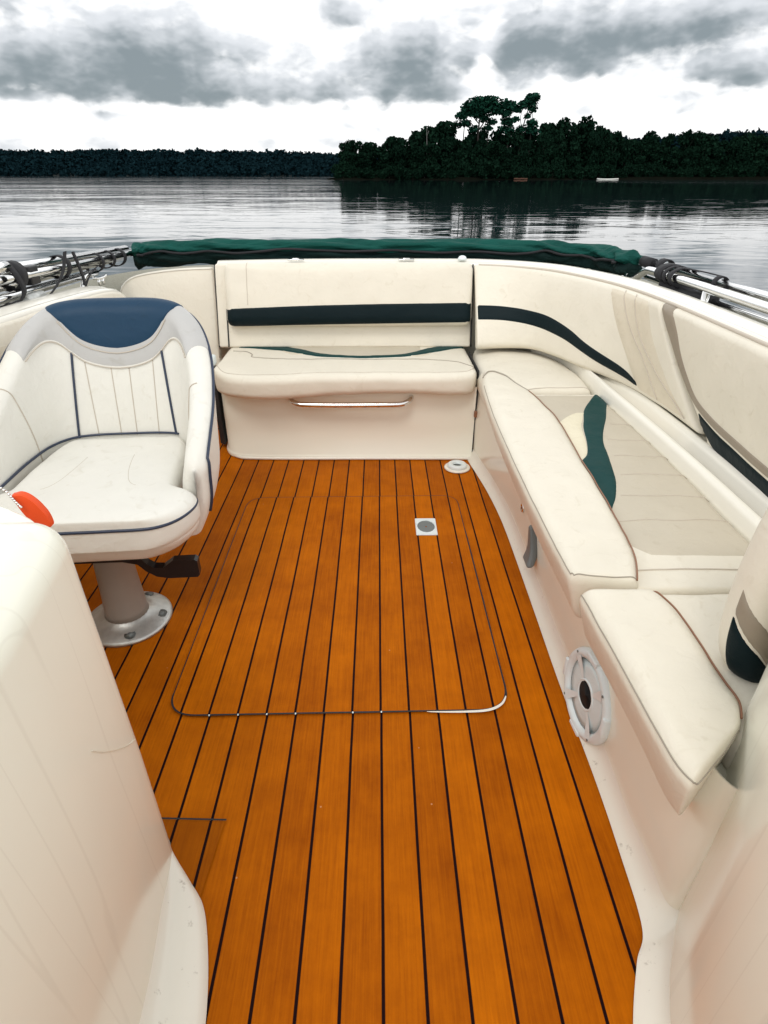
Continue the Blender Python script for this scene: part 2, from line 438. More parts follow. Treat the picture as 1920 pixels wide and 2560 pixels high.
# dark gap round the lid, wider on the right and near edges
gap = MB()
def ribbon(pts, w, z, closed=True):
    V, F = [], []; n = len(pts)
    for i in range(n):
        a = pts[i - 1] if (i or closed) else pts[i]; b = pts[(i + 1) % n] if (i < n - 1 or closed) else pts[i]
        t = (b - a).normalized(); nr = Vector((t.y, -t.x))
        ww = w(i / n, pts[i]) if callable(w) else w
        V += [V3(*(pts[i] - nr * .0005), z), V3(*(pts[i] + nr * ww), z)]
    for i in range(n if closed else n - 1):
        j = (i + 1) % n; F.append((2 * i, 2 * i + 1, 2 * j + 1, 2 * j))
    return V, F
dense = []
for i in range(n):
    a, b = h_out[i], h_out[(i + 1) % n]
    k = max(1, int((b - a).length / .02))
    dense += [a.lerp(b, j / k) for j in range(k)]
def gw(t, p):
    w = .0022 + .0012 * noise.noise(Vector((p.x * 14, p.y * 14, 1)))
    if p.x > .28 and p.y < 1.75: w += .0016
    if p.y < 1.0: w += .0016
    if p.y > 1.9: w *= .7
    if p.x < -.46 and p.y > 1.0: w *= .6
    return max(w, .0021)
gap.add(*ribbon(dense, gw, .0052))
g = gap.build('gap', M['gap_dark'], hatch, False); g.location = (.1, -1.47, 0)
edge_pts = [p for p in curve([V3(.11, .944), V3(.20, .945), V3(.255, .950), V3(.288, .966), V3(.305, .990)], 24)]
ed = meshobj('worn_edge', *ribbon([Vector((p.x, p.y)) for p in edge_pts], lambda t, p: .0058 * math.sin(PI * min(1, max(0, t * 1.02))) ** .6 + .0005, .0060, False), M['white_gelcoat'], hatch, False, 'chipped white edge showing at the corner')
ed.location = (.1, -1.47, 0)
# white chips where caulk lines cross the near edge of the lid
for k in (-6, -5, -4, -3, -1, 0):
    x = .003 + .0672 * k; s = .0016
    c_ = meshobj('paint_chip', [V3(x - s, .9335 + .0122 * (x + .5) / .8, .0064), V3(x + s, .9335 + .0122 * (x + .5) / .8, .0064), V3(x + s, .9385 + .0122 * (x + .5) / .8, .0064), V3(x - s, .9385 + .0122 * (x + .5) / .8, .0064)], [(0, 1, 2, 3)], M['white_plastic'], hatch, False); c_.location = (.1, -1.47, 0)

sh = thing('floor_panel', 'small dull teak access panel cut into the floor beside the left console', 'floor panel', (-.4, .6, 0))
pv = [V3(-.52, .688, .004), V3(-.305, .681, .004), V3(-.330, .40, .004), V3(-.52, .40, .004)]
p_ = meshobj('lid', pv, [(3, 2, 1, 0)], M['teak_small'], sh, False); p_.location = (.4, -.6, 0)
p_ = meshobj('gap', *ribbon([Vector((-.52, .688)), Vector((-.42, .685)), Vector((-.303, .681))], -.004, .005, False), M['gap_dark'], sh, False); p_.location = (.4, -.6, 0)

# square drain plate in the hatch
dr = thing('floor_drain', 'square white plate with round grey pull ring set into the hatch', 'drain', (.168, 1.772, 0))
o_ = rounded_rect([(-.038, -.056), (.038, -.056), (.038, .056), (-.038, .056)], .004, 3)
hole = [Vector((.0315 * math.cos(2 * PI * k / len(o_) + PI * 1.25), .041 * math.sin(2 * PI * k / len(o_) + PI * 1.25))) for k in range(len(o_))]
n = len(o_)
pv = [V3(*p, .006) for p in o_] + [V3(*p, .009) for p in [q * .97 for q in o_]] + [V3(*p, .009) for p in hole] + [V3(*p, .0058) for p in hole]
meshobj('plate', pv, [(k * n + i, k * n + (i + 1) % n, (k + 1) * n + (i + 1) % n, (k + 1) * n + i) for k in range(3) for i in range(n)], M['white_plastic'], dr, False)
meshobj('pull_ring', [V3(*p, .0062) for p in hole] + [V3(*(q * .82), .0078) for q in hole] + [V3(*(q * .1), .0072) for q in hole], [(k * n + i, k * n + (i + 1) % n, (k + 1) * n + (i + 1) % n, (k + 1) * n + i) for k in range(2) for i in range(n)], M['grey_plastic'], dr, True)

# round white cup fitting at the far right corner of the floor
rf = thing('floor_fitting', 'round white ring fitting on the floor by the bench corner', 'fitting', (.338, 2.262, 0))
meshobj('flange', *lathe_vf([(.056, .003), (.055, .008), (.046, .010), (.042, .010)], 32), M['scuffed'], rf)
meshobj('ring', *lathe_vf([(.042, .008), (.041, .020), (.036, .024), (.024, .024), (.019, .020), (.018, .012)], 32), M['white_plastic'], rf)
meshobj('socket', *lathe_vf([(.019, .014), (.012, .012), (.0, .011)], 24), M['grey_plastic'], rf)

# ------------------------------------------------------------------ stern bench
bench = thing('stern_bench', 'cream moulded stern bench base with steel grab rail across the back of the boat', 'bench', (-.14, 2.5, 0))
BO = Vector((-.14, 2.5, 0))
bpath = curve([V3(-.700, 2.80), V3(-.700, 2.62), V3(-.696, 2.50), V3(-.675, 2.425), V3(-.63, 2.385), V3(-.54, 2.366), V3(-.3, 2.362), V3(.1, 2.360), V3(.412, 2.356)], 70)
prof = [(.008, .003), (.010, .012), (.006, .020), (.0, .026), (.0, .15), (-.001, .27), (-.006, .33)]   # (outward, z)
def sweep(path, prof, flip=False):
    V, F = [], []; m = len(prof); n = len(path)
    for i, p in enumerate(path):
        a = path[max(i - 1, 0)]; b = path[min(i + 1, n - 1)]; t = (b - a); t.z = 0; t.normalize()
        nr = Vector((t.y, -t.x, 0))
        if flip: nr = -nr
        for o, z in prof: V.append(V3(p.x, p.y, p.z) + nr * o + V3(0, 0, z))
    for i in range(n - 1):
        for j in range(m - 1):
            q = (i * m + j, (i + 1) * m + j, (i + 1) * m + j + 1, i * m + j + 1)
            F.append(q if not flip else q[::-1])
    return V, F
MB().add(*sweep(bpath, prof)).build('base', M['gelcoat'], bench, base=BO)
MB().add([V3(.412, 2.356, .003), V3(.412, 2.8, .003), V3(.412, 2.8, .33), V3(.412, 2.357, .33)], [(0, 1, 2, 3)]).build('end_panel', M['gelcoat'], bench, False, base=BO)
g1 = [V3(-.372, 2.362, .286), V3(-.366, 2.335, .284), V3(-.345, 2.312, .279), V3(-.30, 2.305, .274), V3(-.12, 2.305, .272), V3(.07, 2.305, .274), V3(.112, 2.312, .279), V3(.132, 2.335, .284), V3(.138, 2.362, .286)]
MB().add(*tube_vf(curve(g1, 60), .0115, 14)).build('grab_rail', M['steel'], bench, base=BO)
MB().add(*tube_vf(curve([V3(-.70, 2.56, .02), V3(-.696, 2.50, .012), V3(-.64, 2.384, .008), V3(-.5, 2.357, .008), V3(0, 2.352, .008), V3(.405, 2.346, .008)], 60), .007, 8)).build('toe_trim', M['white_gelcoat'], bench, base=BO)
MB().add(*[poly_prism([V3(-.735, 2.50, .02), V3(-.709, 2.48, .02), V3(-.709, 2.48, .36), V3(-.735, 2.50, .36)], None, V3(0, 0, 0), V3(.0, .09, 0))][0]).build('side_gap_shade', M['gap_dark'], bench, False, base=BO)  # dark box standing in for the shade of the opening beside the base
MB().add(*rbox_vf(.018, .03, .022, .012, 2, 2, 2)).build('side_latch', M['white_plastic'], bench).location = V3(-.722, 2.50, .405) - BO
MB().add(*[poly_prism([V3(.4128, 2.356, .004), V3(.4162, 2.356, .004), V3(.4162, 2.356, .40), V3(.4128, 2.356, .40)], None, V3(0, 0, 0), V3(0, .3, 0))][0]).build('seam_gap_shade', M['gap_dark'], bench, False, base=BO)  # thin dark strip painting the shaded gap against the lounge wall
MB().add(*rbox_vf(.007, .008, .014, .004, 2, 2, 2)).build('hinge_stub', M['copper_pipe'], bench).location = V3(.414, 2.348, .215) - BO

# cushion: u across, v front->back
F_ = [(-.690, 2.46), (-.675, 2.36), (-.60, 2.275), (-.46, 2.255), (-.2, 2.285), (.1, 2.292), (.33, 2.285), (.40, 2.33), (.408, 2.40)]
xs = lambda u: -.70 + 1.112 * u
def front_y(u):
    return sinterp([(0, 2.42), (.03, 2.34), (.09, 2.275), (.2, 2.252), (.45, 2.278), (.75, 2.285), (.93, 2.290), (.98, 2.315), (1, 2.36)], u)
class BenchPad(Pad):
    def W(s, x, y, z):
        u = x / (2 * s.wx) + .5; v = y / (2 * s.wy) + .5
        P = V3(xs(u), front_y(u) * (1 - v) + 2.79 * v, .358)
        if z > 0:
            z = z + s.crown * max(0, 1 - (2 * u - 1) ** 4) * max(0, 1 - (2 * v - 1) ** 2) + wob(P, 9, .003, 2) + wob(P, 30, .0012, 8)
        else:
            z -= .006 * math.sin(u * 7) * (1 - v) + wob(P, 7, .004, 3)
        return P + V3(0, 0, z)
bc = thing('bench_cushion', 'long cream seat cushion with green swoosh on the stern bench', 'cushion', (-.14, 2.5, .33))
BC = Vector((-.14, 2.5, .33))
bp_ = BenchPad(None, None, .044, .030, 1.112, .50, crown=.004, nx=60, ny=16)
def sub(o, base): o.data.transform(Matrix.Translation(-Vector(base))); return o
sub(bp_.build('cushion_body', M['vinyl'], bc), BC)
def vb(x, y):
    u = (x + .70) / 1.112; f = front_y(u); return (y - f) / (2.79 - f)
ub = lambda x: (x + .70) / 1.112
lo_t = [(-.66, 2.722), (-.56, 2.700), (-.46, 2.668), (-.36, 2.605), (-.262, 2.555), (-.15, 2.535), (-.036, 2.530), (.07, 2.535), (.131, 2.553), (.25, 2.625), (.35, 2.690), (.41, 2.715)]
hi_t = [(-.66, 2.738), (-.56, 2.752), (-.46, 2.750), (-.36, 2.690), (-.262, 2.612), (-.15, 2.575), (-.036, 2.566), (.07, 2.575), (.131, 2.608), (.25, 2.715), (.35, 2.755), (.41, 2.740)]
us = [ub(x) for x in lins(-.655, .408, 60)]
sub(bp_.patch('green_swoosh', M['teal_vinyl'], bc, lambda u: vb(xs(u), sinterp(lo_t, xs(u))), lambda u: vb(xs(u), sinterp(hi_t, xs(u))), us, 8, .0035), BC)
sub(bp_.patch('tan_insert', M['tan_vinyl'], bc, lambda u: vb(xs(u), sinterp(hi_t, xs(u)) - .006), lambda u: .97, [ub(x) for x in lins(-.42, .20, 40)], 10, .0025), BC)
for sgn, xa, xb in ((-1, -.44, -.33), (1, .14, .24)):
    sub(bp_.patch('gold_accent', M['sand_vinyl'], bc, lambda u: vb(xs(u), sinterp(lo_t, xs(u)) - .035 * math.sin(PI * (xs(u) - xa) / (xb - xa)) - .002), lambda u: vb(xs(u), sinterp(lo_t, xs(u)) + .004), [ub(x) for x in lins(xa, xb, 16)], 5, .0025), BC)
sub(tube('top_seam', bp_.line([(ub(-.66), vb(-.66, 2.66)), (ub(-.60), vb(-.6, 2.645)), (ub(-.565), vb(-.565, 2.60)), (ub(-.54), vb(-.54, 2.545)), (ub(-.36), vb(-.36, 2.515)), (ub(-.03), vb(-.03, 2.508)), (ub(.22), vb(.22, 2.505)), (ub(.34), vb(.34, 2.47)), (ub(.395), vb(.395, 2.41))], 90), .0026, M['seam'], bc, 6), BC)
sub(tube('front_seam', bp_.line([(.012, .18), (.06, .085), (.14, .075), (.3, .085), (.5, .09), (.7, .085), (.9, .08), (.975, .12), (.99, .3)], 90), .0018, M['pale_seam'], bc, 6), BC)

# backrest: x across, y up, thickness towards the viewer
bb = thing('stern_back_cushion', 'straight cream back cushion with dark stripe behind the stern bench', 'back cushion', (-.14, 2.78, .40))
BB = Vector((-.14, 2.78, .40))
def back_pt(x, z): return V3(x, 2.755 + (z - .45) * .32, z)
bn = Vector((0, -1, .32)).normalized()
brd = Pad(lambda v: back_pt(-.738, .40 + .345 * v), lambda v: back_pt(.428, .40 + .345 * v), .02, .008, 1.166, .345, nrm=lambda u, v: bn, nx=20, ny=8)
sub(brd.build('backboard', M['vinyl'], bb), BB)
ctr = lambda z: z
bk = Pad(lambda v: back_pt(-.685, .487 + .256 * v) + bn * .045, lambda v: back_pt(.424, .487 + .256 * v) + bn * .045, .042, .034, 1.109, .27, crown=.014, nrm=lambda u, v: bn, nx=50, ny=14, wrinkle=.0025)
sub(bk.build('cushion_body', M['vinyl'], bb), BB)
def st_lo(u): return -.01 + .035 * sinterp([(0, .0), (.1, .15), (.3, .75), (.6, 1.3), (1, 1.8)], u)
def st_hi(u): return sinterp([(0, .265), (.1, .28), (.4, .32), (1, .36)], u)
sub(bk.patch('dark_stripe', M['ink_vinyl'], bb, st_lo, st_hi, lins(.0, 1.0, 70), 12, .003), BB)
sub(tube('side_seam', [bk.top(.094, v, .0) for v in lins(.32, .98, 24)], .0016, M['pale_seam'], bb, 6), BB)
for x in (-.739, -.693, .4305):
    pts = [back_pt(x, z) + bn * (.012 if x < .43 else .02) for z in lins(.40, .742, 12)]
    if x == -.693: pts = [back_pt(x, z) + bn * .0215 for z in lins(.40, .56, 8)]
    sub(tube('gap_seal', pts, .0034, M['gap_dark'], bb, 8), BB)
# latches along the top edge
for x, lab in ((-.373, 'small flat steel latch on the rim above the stern backrest, nearest the middle cleat gap'), ):
    pass
def latch(x, y, z, label, w=.036):
    t = thing('rim_latch', label, 'latch', (x, y, z), 0, 'latches on the stern rim')
    meshobj('plate', *rbox_vf(w, .012, .003, .0025, 2, 2, 2, 2), M['steel'], t)
    o = meshobj('tongue', *rbox_vf(w * .45, .006, .003, .0025, 2, 2, 2, 2), M['steel'], t); o.location = (0, -.006, .005)
latch(-.375, 2.872, .763, 'flat steel latch on the stern rim above the left half of the stern backrest')
latch(.130, 2.872, .763, 'flat steel latch on the stern rim above the right half of the stern backrest')
kb = tag(meshobj('deck_button', *lathe_vf([(.020, 0), (.020, .008), (.014, .016), (.006, .019), (0, .0195)], 20), M['white_plastic']), 'small round white knob on the stern rim near the backrest corner', 'button')
kb.location = (.385, 2.866, .762)

# ------------------------------------------------------------------ left rear panel
lp = thing('transom_panel', 'cream transom panel with rounded end, left of the stern backrest', 'panel', (-.97, 2.85, .4))
LP = Vector((-.97, 2.85, .4))
tabz = [(-1.192, .585), (-1.185, .632), (-1.168, .662), (-1.13, .690), (-1.07, .707), (-.98, .720), (-.87, .729), (-.75, .733)]
def lpx(u): return -1.192 + .442 * u
lpn = Vector((0, -1, .28)).normalized()
def lpp(u, v):
    zt = sinterp(tabz, lpx(u)); z = .30 + (zt - .30) * v
    return V3(lpx(u), 2.80 + (z - .45) * .25, z)
class UPad(Pad):
    def W(s, x, y, z):
        u = x / (2 * s.wx) + .5; v = y / (2 * s.wy) + .5
        P = s.f(u, v); zz = z
        if z > 0: zz += s.crown * max(0, 1 - (2 * u - 1) ** 4) * max(0, 1 - (2 * v - 1) ** 4) + wob(P, 9, s.wr, s.seed)
        return P + s.n(u, v) * zz
def upad(f, half, r, wx, wy, nrm, **k):
    p = UPad(None, None, half, r, wx, wy, nrm=nrm, **k); p.f = f; return p
q = upad(lpp, .022, .014, .442, .43, lambda u, v: lpn, crown=.006, nx=30, ny=14)
sub(q.build('panel_body', M['vinyl'], lp), LP)
sub(tube('edge_bead', [q.top(min(.99, max(.012, u)), v, .001) for u, v in [(.985, .1), (.985, .5), (.985, .9)]] , .003, M['pale_seam'], lp, 6), LP)
sub(tube('rim_bead', [q.top(u, .975, .001) for u in lins(.02, .98, 40)], .0045, M['white_gelcoat'], lp, 6), LP)

# ------------------------------------------------------------------ gunwale, coaming, deck, hull
T_ = [(.437, 2.838), (.60, 2.78), (.74, 2.66), (.83, 2.48), (.895, 2.28), (.928, 2.05), (.938, 1.75), (.938, 1.4), (.938, 1.0), (.938, .5)]
B_ = [(.437, 2.62), (.57, 2.63), (.69, 2.60), (.775, 2.46), (.84, 2.29), (.93, 2.08), (.97, 1.80), (.975, 1.45), (.965, 1.05), (.96, .55)]
Tc = [V3(*p) for p in T_]; Bc = [V3(*p) for p in B_]
def coam(u, v):
    a = cr(Bc, u); b = cr(Tc, u); p = a.lerp(b, v); p.z = .44 + .31 * v; return p
def coam_n(u, v):
    e = .004
    du = coam(min(1, u + e), v) - coam(max(0, u - e), v); dv = coam(u, v + .05) - coam(u, v - .05)
    n = du.cross(dv).normalized()
    c = V3(.0, 1.4, .6) - coam(u, v)
    return n if n.dot(c) > 0 else -n

hull = thing('boat_hull', 'cream motorboat hull with rounded gunwale rim and grey nonskid side decks', 'boat', (0, 1.2, 0))
HO = Vector((0, 1.2, 0))
rimpath = curve([V3(.938, -.8, .75), V3(.938, .2, .75), V3(.938, 1.0, .75)] + [V3(p[0], p[1], .75) for p in T_[::-1]][2:-1] + [V3(.44, 2.842, .75)], 120)
rimpath += curve([V3(.40, 2.848, .75), V3(0, 2.86, .75), V3(-.4, 2.862, .748), V3(-.74, 2.862, .742)], 30)
rimprof = [(-.004, -.05), (-.005, -.012), (-.002, -.002), (.006, .004), (.013, .0045), (.017, .001), (.024, .004), (.045, .012), (.066, .013), (.080, .006), (.088, -.008), (.090, -.07)]
MB().add(*sweep(rimpath, rimprof)).build('gunwale_rim', M['white_gelcoat'], hull, base=HO)
MB().add(*tube_vf([p + V3(0, 0, -.006) for p in rimpath[:118]], .0055, 8)).build('rim_welt', M['pale_seam'], hull, base=HO)
lrim = curve([V3(-1.06, 2.64, .585), V3(-1.066, 2.60, .640), V3(-1.07, 2.54, .682), V3(-1.072, 2.44, .706), V3(-1.072, 2.25, .722), V3(-1.072, 1.9, .738), V3(-1.072, 1.4, .75), V3(-1.072, .6, .755), V3(-1.072, -.8, .755)], 90)
MB().add(*sweep(lrim, rimprof)).build('gunwale_rim', M['white_gelcoat'], hull, base=HO)
# nonskid deck: inner loop to outer loop
inner = [V3(1.02, -.8), V3(1.02, 1.4), V3(1.02, 1.9), V3(1.005, 2.12), V3(.97, 2.36), V3(.90, 2.58), V3(.79, 2.76), V3(.64, 2.86), V3(.44, 2.925), V3(0, 2.94), V3(-.4, 2.94), V3(-.76, 2.95, -.02), V3(-1.0, 2.95, -.08), V3(-1.14, 2.90, -.11), V3(-1.17, 2.72, -.08), V3(-1.165, 2.50, -.03), V3(-1.155, 2.3), V3(-1.15, 1.4), V3(-1.15, -.8)]
outer = [V3(1.28, -.8), V3(1.28, 1.4), V3(1.28, 2.0), V3(1.275, 2.4), V3(1.26, 2.8), V3(1.22, 3.1), V3(1.1, 3.32), V3(.85, 3.44), V3(.5, 3.5), V3(0, 3.52), V3(-.5, 3.5), V3(-.9, 3.44), V3(-1.15, 3.32), V3(-1.3, 3.1), V3(-1.36, 2.9), V3(-1.39, 2.6), V3(-1.4, 2.3), V3(-1.4, 1.4), V3(-1.4, -.8)]
I2, O2 = curve(inner, 150), curve(outer, 150)
dv = []; df = []
for a, b in zip(I2, O2):
    a = a.copy(); b = b.copy(); a.z += .700; b.z = .672; dv += [a, a.lerp(b, .5) + V3(0, 0, .004), b]
for i in range(149):
    for j in range(2): df.append((i * 3 + j, i * 3 + j + 1, (i + 1) * 3 + j + 1, (i + 1) * 3 + j))
MB().add(dv, df).build('side_deck', M['nonskid'], hull, base=HO)
# lower landing seen through the gap between the left coaming and the transom panel
MB().add([V3(-1.22, 2.40, .575), V3(-1.06, 2.64, .575), V3(-1.06, 2.88, .575), V3(-.72, 2.93, .575), V3(-.72, 3.05, .575), V3(-1.22, 3.05, .575)], [(0, 1, 2, 3, 4, 5)]).build('step_deck', M['nonskid'], hull, False, base=HO)
hp = [(.0, .0), (.012, -.01), (.014, -.05), (.004, -.06), (-.02, -.3), (-.08, -.7), (-.25, -1.15)]
O3 = [p.copy() for p in O2]
for p in O3: p.z = .672
MB().add(*sweep(O3, hp)).build('hull_shell', M['white_gelcoat'], hull, base=HO)
# inner liner: left side wall and the stern wall behind the panel
li = [V3(-1.09, -.8), V3(-1.09, 1.0), V3(-1.09, 2.2), V3(-1.085, 2.55), V3(-1.10, 2.70), V3(-1.16, 2.84), V3(-.72, 2.90), V3(.44, 2.90), V3(.62, 2.87), V3(.80, 2.75), V3(.93, 2.55), V3(.99, 2.3), V3(1.02, 1.9), V3(1.02, -.8)]
LV = []; LF = []
for p in li: LV += [V3(p.x, p.y, -.01), V3(p.x, p.y, .69 if p.y < 2.6 or p.x > -.5 else .585)]
for i in range(len(li) - 1): LF.append((2 * i, 2 * i + 2, 2 * i + 3, 2 * i + 1))
MB().add(LV, LF).build('inner_liner', M['gelcoat'], hull, False, base=HO)

# right hand coaming pads
def span_pad(u0, u1, v0, v1, half, r, **k):
    f = lambda u, v: coam(u0 + (u1(v) - u0) * u, v0 + (v1 - v0) * v)
    nn = lambda u, v: coam_n(u0 + (u1(v) - u0) * u, v0 + (v1 - v0) * v)
    return f, nn
def cu(u, v, off, v0=0): pass
ca = thing('corner_back_cushion', 'cream corner back cushion with dark stripe curving round the right stern corner', 'back cushion', (.8, 2.4, .44))
CA = Vector((.8, 2.4, .44))
ue = lambda v: .735 - .148 * min(1, max(0, v)) ** .9      # slanted near end of the pad, in coaming u
fa = lambda u, v: coam((ue(v * .96 + .0)) * u, -.05 + 1.02 * v)
na = lambda u, v: coam_n(max(.001, ue(v * .96) * u), v)
pa = upad(fa, .026, .022, 1.9, .31, na, crown=.008, nx=80, ny=12, wr=.002) if False else None
pa = UPad(None, None, .024, .02, 1.75, .32, crown=.010, nrm=na, nx=90, ny=14, wrinkle=.002); pa.f = fa
sub(pa.build('cushion_body', M['vinyl'], ca), CA)
def ua(U, v): return min(.998, max(.002, U / ue(v * .96)))
s_hi = [(.0, .467), (.1, .462), (.192, .45), (.278, .43), (.37, .35), (.43, .275), (.492, .217), (.56, .15), (.60, .06)]
s_lo = [(.0, .267), (.1, .265), (.202, .25), (.29, .23), (.368, .19), (.43, .14), (.5, .083), (.56, .05), (.60, .03)]
def patch_cu(pad, name, m, parent, base, lo, hi, U0, U1, n=60, nv=8, off=.003):
    V, F = [], []
    Us = lins(U0, U1, n)
    for i, U in enumerate(Us):
        a, b = sinterp(lo, U), sinterp(hi, U)
        for j in range(nv):
            t = j / (nv - 1); v = a + (b - a) * t
            o = off if (0 < j < nv - 1 and 0 < i < n - 1) else -.002
            V.append(pad.top(ua(U, v), (v + .05) / 1.02, o))
    for i in range(n - 1):
        for j in range(nv - 1): F.append((i * nv + j, (i + 1) * nv + j, (i + 1) * nv + j + 1, i * nv + j + 1))
    return sub(meshobj(name, V, F, m, parent), base)
patch_cu(pa, 'dark_stripe', M['ink_vinyl'], ca, CA, s_lo, s_hi, .006, .598)
# darker end panel with slanted left edge, two seams
def patch_slant(pad, name, m, parent, base, UL, UR, v0, v1, uf, vf, n=30, nu=10, off=.0025):
    V, F = [], []
    vs_ = lins(v0, v1, n)
    for i, v in enumerate(vs_):
        a, b = sinterp(UL, v), sinterp(UR, v)
        for j in range(nu):
            t = j / (nu - 1)
            o = off if (0 < j < nu - 1 and 0 < i < n - 1) else -.002
            V.append(pad.top(uf(a + (b - a) * t, v), vf(v), o))
    for i in range(n - 1):
        for j in range(nu - 1): F.append((i * nu + j, i * nu + j + 1, (i + 1) * nu + j + 1, (i + 1) * nu + j))
    return sub(meshobj(name, V, F, m, parent), base)
UL = [(.0, .605), (.033, .592), (.3, .548), (.633, .492), (.95, .438), (1.0, .430)]
UM = [(.0, .724), (.1, .700), (.3, .660), (.6, .612), (.95, .574), (1.0, .568)]
US = [(.0, .655), (.1, .640), (.35, .600), (.6, .548), (.95, .492), (1.0, .484)]
patch_slant(pa, 'sand_panel', M['sand_vinyl'], ca, CA, UL, UM, .0, .955, ua, lambda v: (v + .05) / 1.02)
for tab in ([(.0, .72), (.1, .692), (.317, .630), (.6, .572), (.95, .530)], US):
    sub(tube('end_seam', [pa.top(ua(sinterp(tab, v), v), (v + .05) / 1.02, .0035) for v in lins(.03, .94, 30)], .0016, M['pale_seam'], ca, 6), CA)

cb = thing('side_back_cushion', 'cream side cushion with taupe and navy stripes along the right gunwale', 'back cushion', (.95, 1.2, .44))
CB = Vector((.95, 1.2, .44))
us0 = lambda v: .745 - .157 * min(1, max(0, v)) ** .9
def fb(u, v):
    vv = -.14 + 1.11 * v; U0 = us0(vv); return coam(U0 + (.985 - U0) * u, vv)
def nb(u, v):
    vv = -.14 + 1.11 * v; U0 = us0(vv); return coam_n(U0 + (.985 - U0) * u, vv)
pb = UPad(None, None, .022, .018, 1.3, .34, crown=.010, nrm=nb, nx=80, ny=16, wrinkle=.002); pb.f = fb
sub(pb.build('cushion_body', M['vinyl'], cb), CB)
ubb = lambda U, v: min(.999, max(.001, (U - us0(v)) / (.985 - us0(v))))
vbb = lambda v: (v + .14) / 1.11
# taupe band: starts as the dark front edge, sweeps back along the lower edge
RB = [(1.0, .622), (.983, .628), (.8, .650), (.617, .668), (.45, .690), (.33, .708), (.28, .722)]
V, F = [], []
bandU = curve([V3(.594, .975), V3(.618, .80), V3(.645, .62), V3(.672, .44), V3(.700, .27), V3(.727, .185), V3(.775, .13), V3(.83, .10), V3(.90, .08), V3(.985, .07)], 70)
bandW = curve([V3(.626, .985), V3(.650, .80), V3(.668, .617), V3(.690, .44), V3(.715, .30), V3(.75, .235), V3(.79, .20), V3(.84, .18), V3(.90, .165), V3(.985, .155)], 70)
nn_ = 8
for i in range(70):
    for j in range(nn_):
        p = bandU[i].lerp(bandW[i], j / (nn_ - 1)); o = .003 if (0 < j < nn_ - 1 and 0 < i < 69) else -.002
        V.append(pb.top(ubb(p.x, p.y), vbb(p.y), o))
for i in range(69):
    for j in range(nn_ - 1): F.append((i * nn_ + j, i * nn_ + j + 1, (i + 1) * nn_ + j + 1, (i + 1) * nn_ + j))
sub(meshobj('taupe_band', V, F, M['taupe_vinyl'], cb), CB)
V, F = [], []
nlo = curve([V3(.735, .045), V3(.742, .01), V3(.76, -.05), V3(.80, -.10), V3(.87, -.12), V3(.985, -.125)], 50)
nhi = curve([V3(.722, .185), V3(.745, .155), V3(.775, .125), V3(.83, .095), V3(.90, .075), V3(.985, .065)], 50)
for i in range(50):
    for j in range(nn_):
        p = nlo[i].lerp(nhi[i], j / (nn_ - 1)); o = .0025 if (0 < j < nn_ - 1 and 0 < i < 49) else -.002
        V.append(pb.top(ubb(p.x, p.y), vbb(p.y), o))
F = [(i * nn_ + j, (i + 1) * nn_ + j, (i + 1) * nn_ + j + 1, i * nn_ + j + 1) for i in range(49) for j in range(nn_ - 1)]
sub(meshobj('navy_band', V, F, M['ink_vinyl'], cb), CB)

# left coaming pad
cl = thing('left_coaming_pad', 'cream coaming pad with sand quilted panel on the left side behind the helm chair', 'pad', (-1.06, 1.9, .4))
CL = Vector((-1.06, 1.9, .4))
def fl_(u, v):      # u: along from stern (0) towards the bow (1)
    y = 2.62 - 3.0 * u; zt = sinterp([(-.5, .745), (1.4, .742), (1.9, .728), (2.25, .712), (2.44, .696), (2.54, .672), (2.60, .632), (2.62, .59)], y)
    z = .36 + (zt - .36) * v
    return V3(-1.085 + .10 * (1 - v) ** 1.2, y, z)
pl = UPad(None, None, .022, .018, 3.0, .38, crown=.008, nrm=lambda u, v: Vector((1, 0, .3)).normalized(), nx=90, ny=14, wrinkle=.002); pl.f = fl_
sub(pl.build('cushion_body', M['vinyl'], cl), CL)
sub(pl.patch('sand_panel', M['sand_vinyl'], cl, lambda u: .06, lambda u: .88, lins(.255, .9, 40), 10, .0025), CL)
for k in range(7):
    sub(tube('quilt_seam', [pl.top(.30 + .05 * k + .02 * (1 - v), v, .003) for v in lins(.08, .86, 14)], .0016, M['pale_seam'], cl, 6), CL)

# ------------------------------------------------------------------ right lounge: base, ledge, cushions
lb = thing('lounge_bench', 'long glossy beige moulded seat bench along the right side of the floor', 'bench', (.6, 1.4, 0))
LB = Vector((.6, 1.4, 0))
wp = curve([V3(.393, 2.358), V3(.399, 2.30), V3(.413, 2.20), V3(.431, 2.056), V3(.445, 1.88), V3(.450, 1.70), V3(.449, 1.33), V3(.447, 1.05), V3(.450, .76), V3(.447, .608), V3(.440, .489), V3(.412, .439), V3(.376, .361), V3(.352, .28), V3(.34, .1), V3(.335, -.5)], 130)
wall_p = curve([V3(.418, 2.358), V3(.425, 2.30), V3(.438, 2.20), V3(.456, 2.056), V3(.471, 1.88), V3(.476, 1.70), V3(.475, 1.33), V3(.473, 1.05), V3(.475, .80), V3(.474, .68), V3(.475, .61), V3(.476, .56), V3(.479, .525), V3(.490, .500), V3(.515, .487), V3(.56, .48)], 130)
cove_o = curve([V3(.393, 2.358), V3(.399, 2.30), V3(.413, 2.20), V3(.431, 2.056), V3(.445, 1.88), V3(.450, 1.70), V3(.449, 1.33), V3(.447, 1.05), V3(.450, .76), V3(.447, .608), V3(.440, .489), V3(.412, .439), V3(.376, .361), V3(.352, .28), V3(.34, .1), V3(.335, -.5)], 160)
